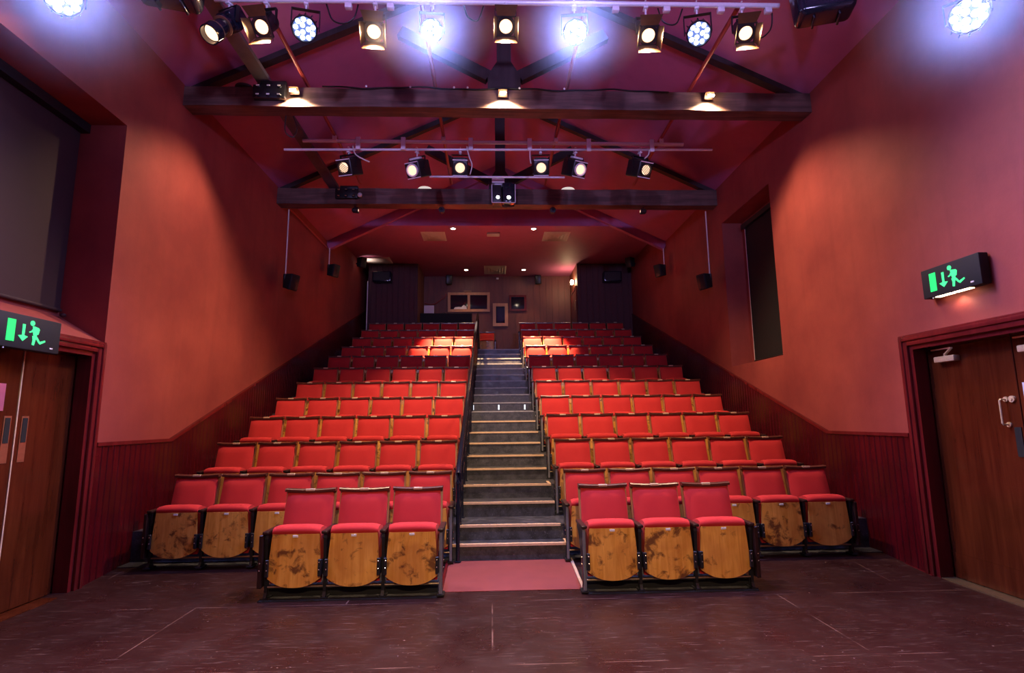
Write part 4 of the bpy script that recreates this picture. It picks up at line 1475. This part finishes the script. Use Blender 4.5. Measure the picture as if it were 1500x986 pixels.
b = bm_new(); lathe(b, [(.015, 0), (.035, .06), (.03, .062)], (.14, 0, .445), (.5, 0, -1), 14)
obj('lamp_shade', b, M['black'], t, smooth=50)
b = bm_new()
pts = [(-2.10, 17.05, 5.22), (-1.95, 17.06, 5.16), (-1.75, 17.06, 5.18), (-1.6, 17.06, 5.30), (-1.45, 17.06, 5.40), (-1.42, 17.06, 5.5)]
tube(b, pts, .012, 6)
tag(obj('wall_cable', b, M['redpipe'], smooth=60), 'loose cable draped along the rear wall beside the sliding window', 'cable')
# papers behind the sliding window's sill
b = bm_new(); prism(b, [(-1.18, 5.018), (-.76, 5.018), (-.78, 5.10), (-.86, 5.16), (-.94, 5.08), (-1.02, 5.09), (-1.14, 5.08)], 'y', YB - .065, YB - .05)
tag(obj('paper', b, M['grille']), 'grey paper sheets leaning against the sliding window sill', 'paper')

# ------------------------------------------------------------------ assumed stage-side lamps, and the dome lights' light
# assumed warm fill spot, unseen on the stage side, brightening the front rows
spot_light((.2, -2.0, 4.4), (0, 7.3, -3.85), 1000, 44, (1., .66, .38), .8, .12, 'assumed_front_fill')
# assumed unseen violet washes on the stage side, without fixtures, aimed up at the roof
for x in (-1.3, 1.7):
    spot_light((x, -1.8, 4.2), (.2 - x, 9.0, 2.6), 900, 72, (.50, .42, 1.), .9, .18, 'assumed_roof_wash')
# dome lights over the second truss throw soft pools on the middle rows
for x in (-1.19, 1.43):
    spot_light((x, 9.66, 5.60), (0, -.03, -1), 1000, 50, (1., .66, .44), .9, .06, 'dome_lamp')

# ------------------------------------------------------------------ haze volumes added in place of lens bloom round the glaring LED lamps
hm = bpy.data.materials.new('lens_bloom_haze'); hm.use_nodes = True
ht = hm.node_tree; ht.nodes.clear()
ho = ht.nodes.new('ShaderNodeOutputMaterial'); hv = ht.nodes.new('ShaderNodeVolumeScatter')
hc = ht.nodes.new('ShaderNodeTexCoord'); hl = ht.nodes.new('ShaderNodeVectorMath'); hl.operation = 'LENGTH'
hr_ = ht.nodes.new('ShaderNodeMapRange'); hr_.interpolation_type = 'SMOOTHSTEP'
hr_.inputs[1].default_value = .08; hr_.inputs[2].default_value = .98
hr_.inputs[3].default_value = BLOOM_HAZE; hr_.inputs[4].default_value = 0.
hv.inputs['Anisotropy'].default_value = .2
hv.inputs['Color'].default_value = (.90, .91, 1., 1)
ht.links.new(hc.outputs['Object'], hl.inputs[0]); ht.links.new(hl.outputs['Value'], hr_.inputs[0])
hr2 = ht.nodes.new('ShaderNodeMapRange'); hr2.interpolation_type = 'SMOOTHSTEP'
hr2.inputs[1].default_value = .06; hr2.inputs[2].default_value = .40; hr2.inputs[3].default_value = .12; hr2.inputs[4].default_value = 1.
ht.links.new(hl.outputs['Value'], hr2.inputs[0])
hmu = ht.nodes.new('ShaderNodeMath'); hmu.operation = 'MULTIPLY'
ht.links.new(hr_.outputs[0], hmu.inputs[0]); ht.links.new(hr2.outputs[0], hmu.inputs[1])
ht.links.new(hmu.outputs[0], hv.inputs['Density'])
ht.links.new(hv.outputs[0], ho.inputs['Volume'])
for p, rad, w in (((-.58, 4.80, 5.32), .72, 'nearest the handrail side of the bar'), ((.87, 4.80, 5.33), .72, 'just past the middle barn door lamp'),
                  ((-3.38, 4.0, 4.92), .9, 'above the blinded window recess'), ((3.80, 3.74, 4.68), .9, 'above the chrome-handled doors')):
    b = bm_new(); lathe(b, [(math.sin(PI * k / 14), -math.cos(PI * k / 14)) for k in range(15)], seg=28)
    for v in b.verts:      # keep inside the room
        x = min(max(p[0] + v.co.x * rad, XL + .02), XR - .02)
        zc = ZP + (XM - XL - abs(x - XM)) * PITCH - .04
        v.co.x = (x - p[0]) / rad; v.co.z = (min(p[2] + v.co.z * rad, zc) - p[2]) / rad
    hz = obj('lens_bloom_haze', b, hm, loc=p); hz.scale = (rad, rad, rad); hz['kind'] = 'stuff'
    tag(hz, 'haze added as lens bloom round the glaring LED lamp ' + w, 'haze')

# ------------------------------------------------------------------ world and colour management
w = bpy.data.worlds.new('world'); bpy.context.scene.world = w
w.use_nodes = True
w.node_tree.nodes['Background'].inputs[0].default_value = (.5, .3, .4, 1)
w.node_tree.nodes['Background'].inputs[1].default_value = .02
sc = bpy.context.scene
sc.view_settings.view_transform = 'Standard'
sc.view_settings.look = 'None'
sc.view_settings.gamma = 1.0
sc.view_settings.use_curve_mapping = False
sc.view_settings.exposure = 0.0
sc.cycles.use_denoising = True
sc.cycles.max_bounces = 8
sc.cycles.diffuse_bounces = 2
sc.cycles.sample_clamp_indirect = 4.0
sc.cycles.caustics_reflective = False
sc.cycles.caustics_refractive = False
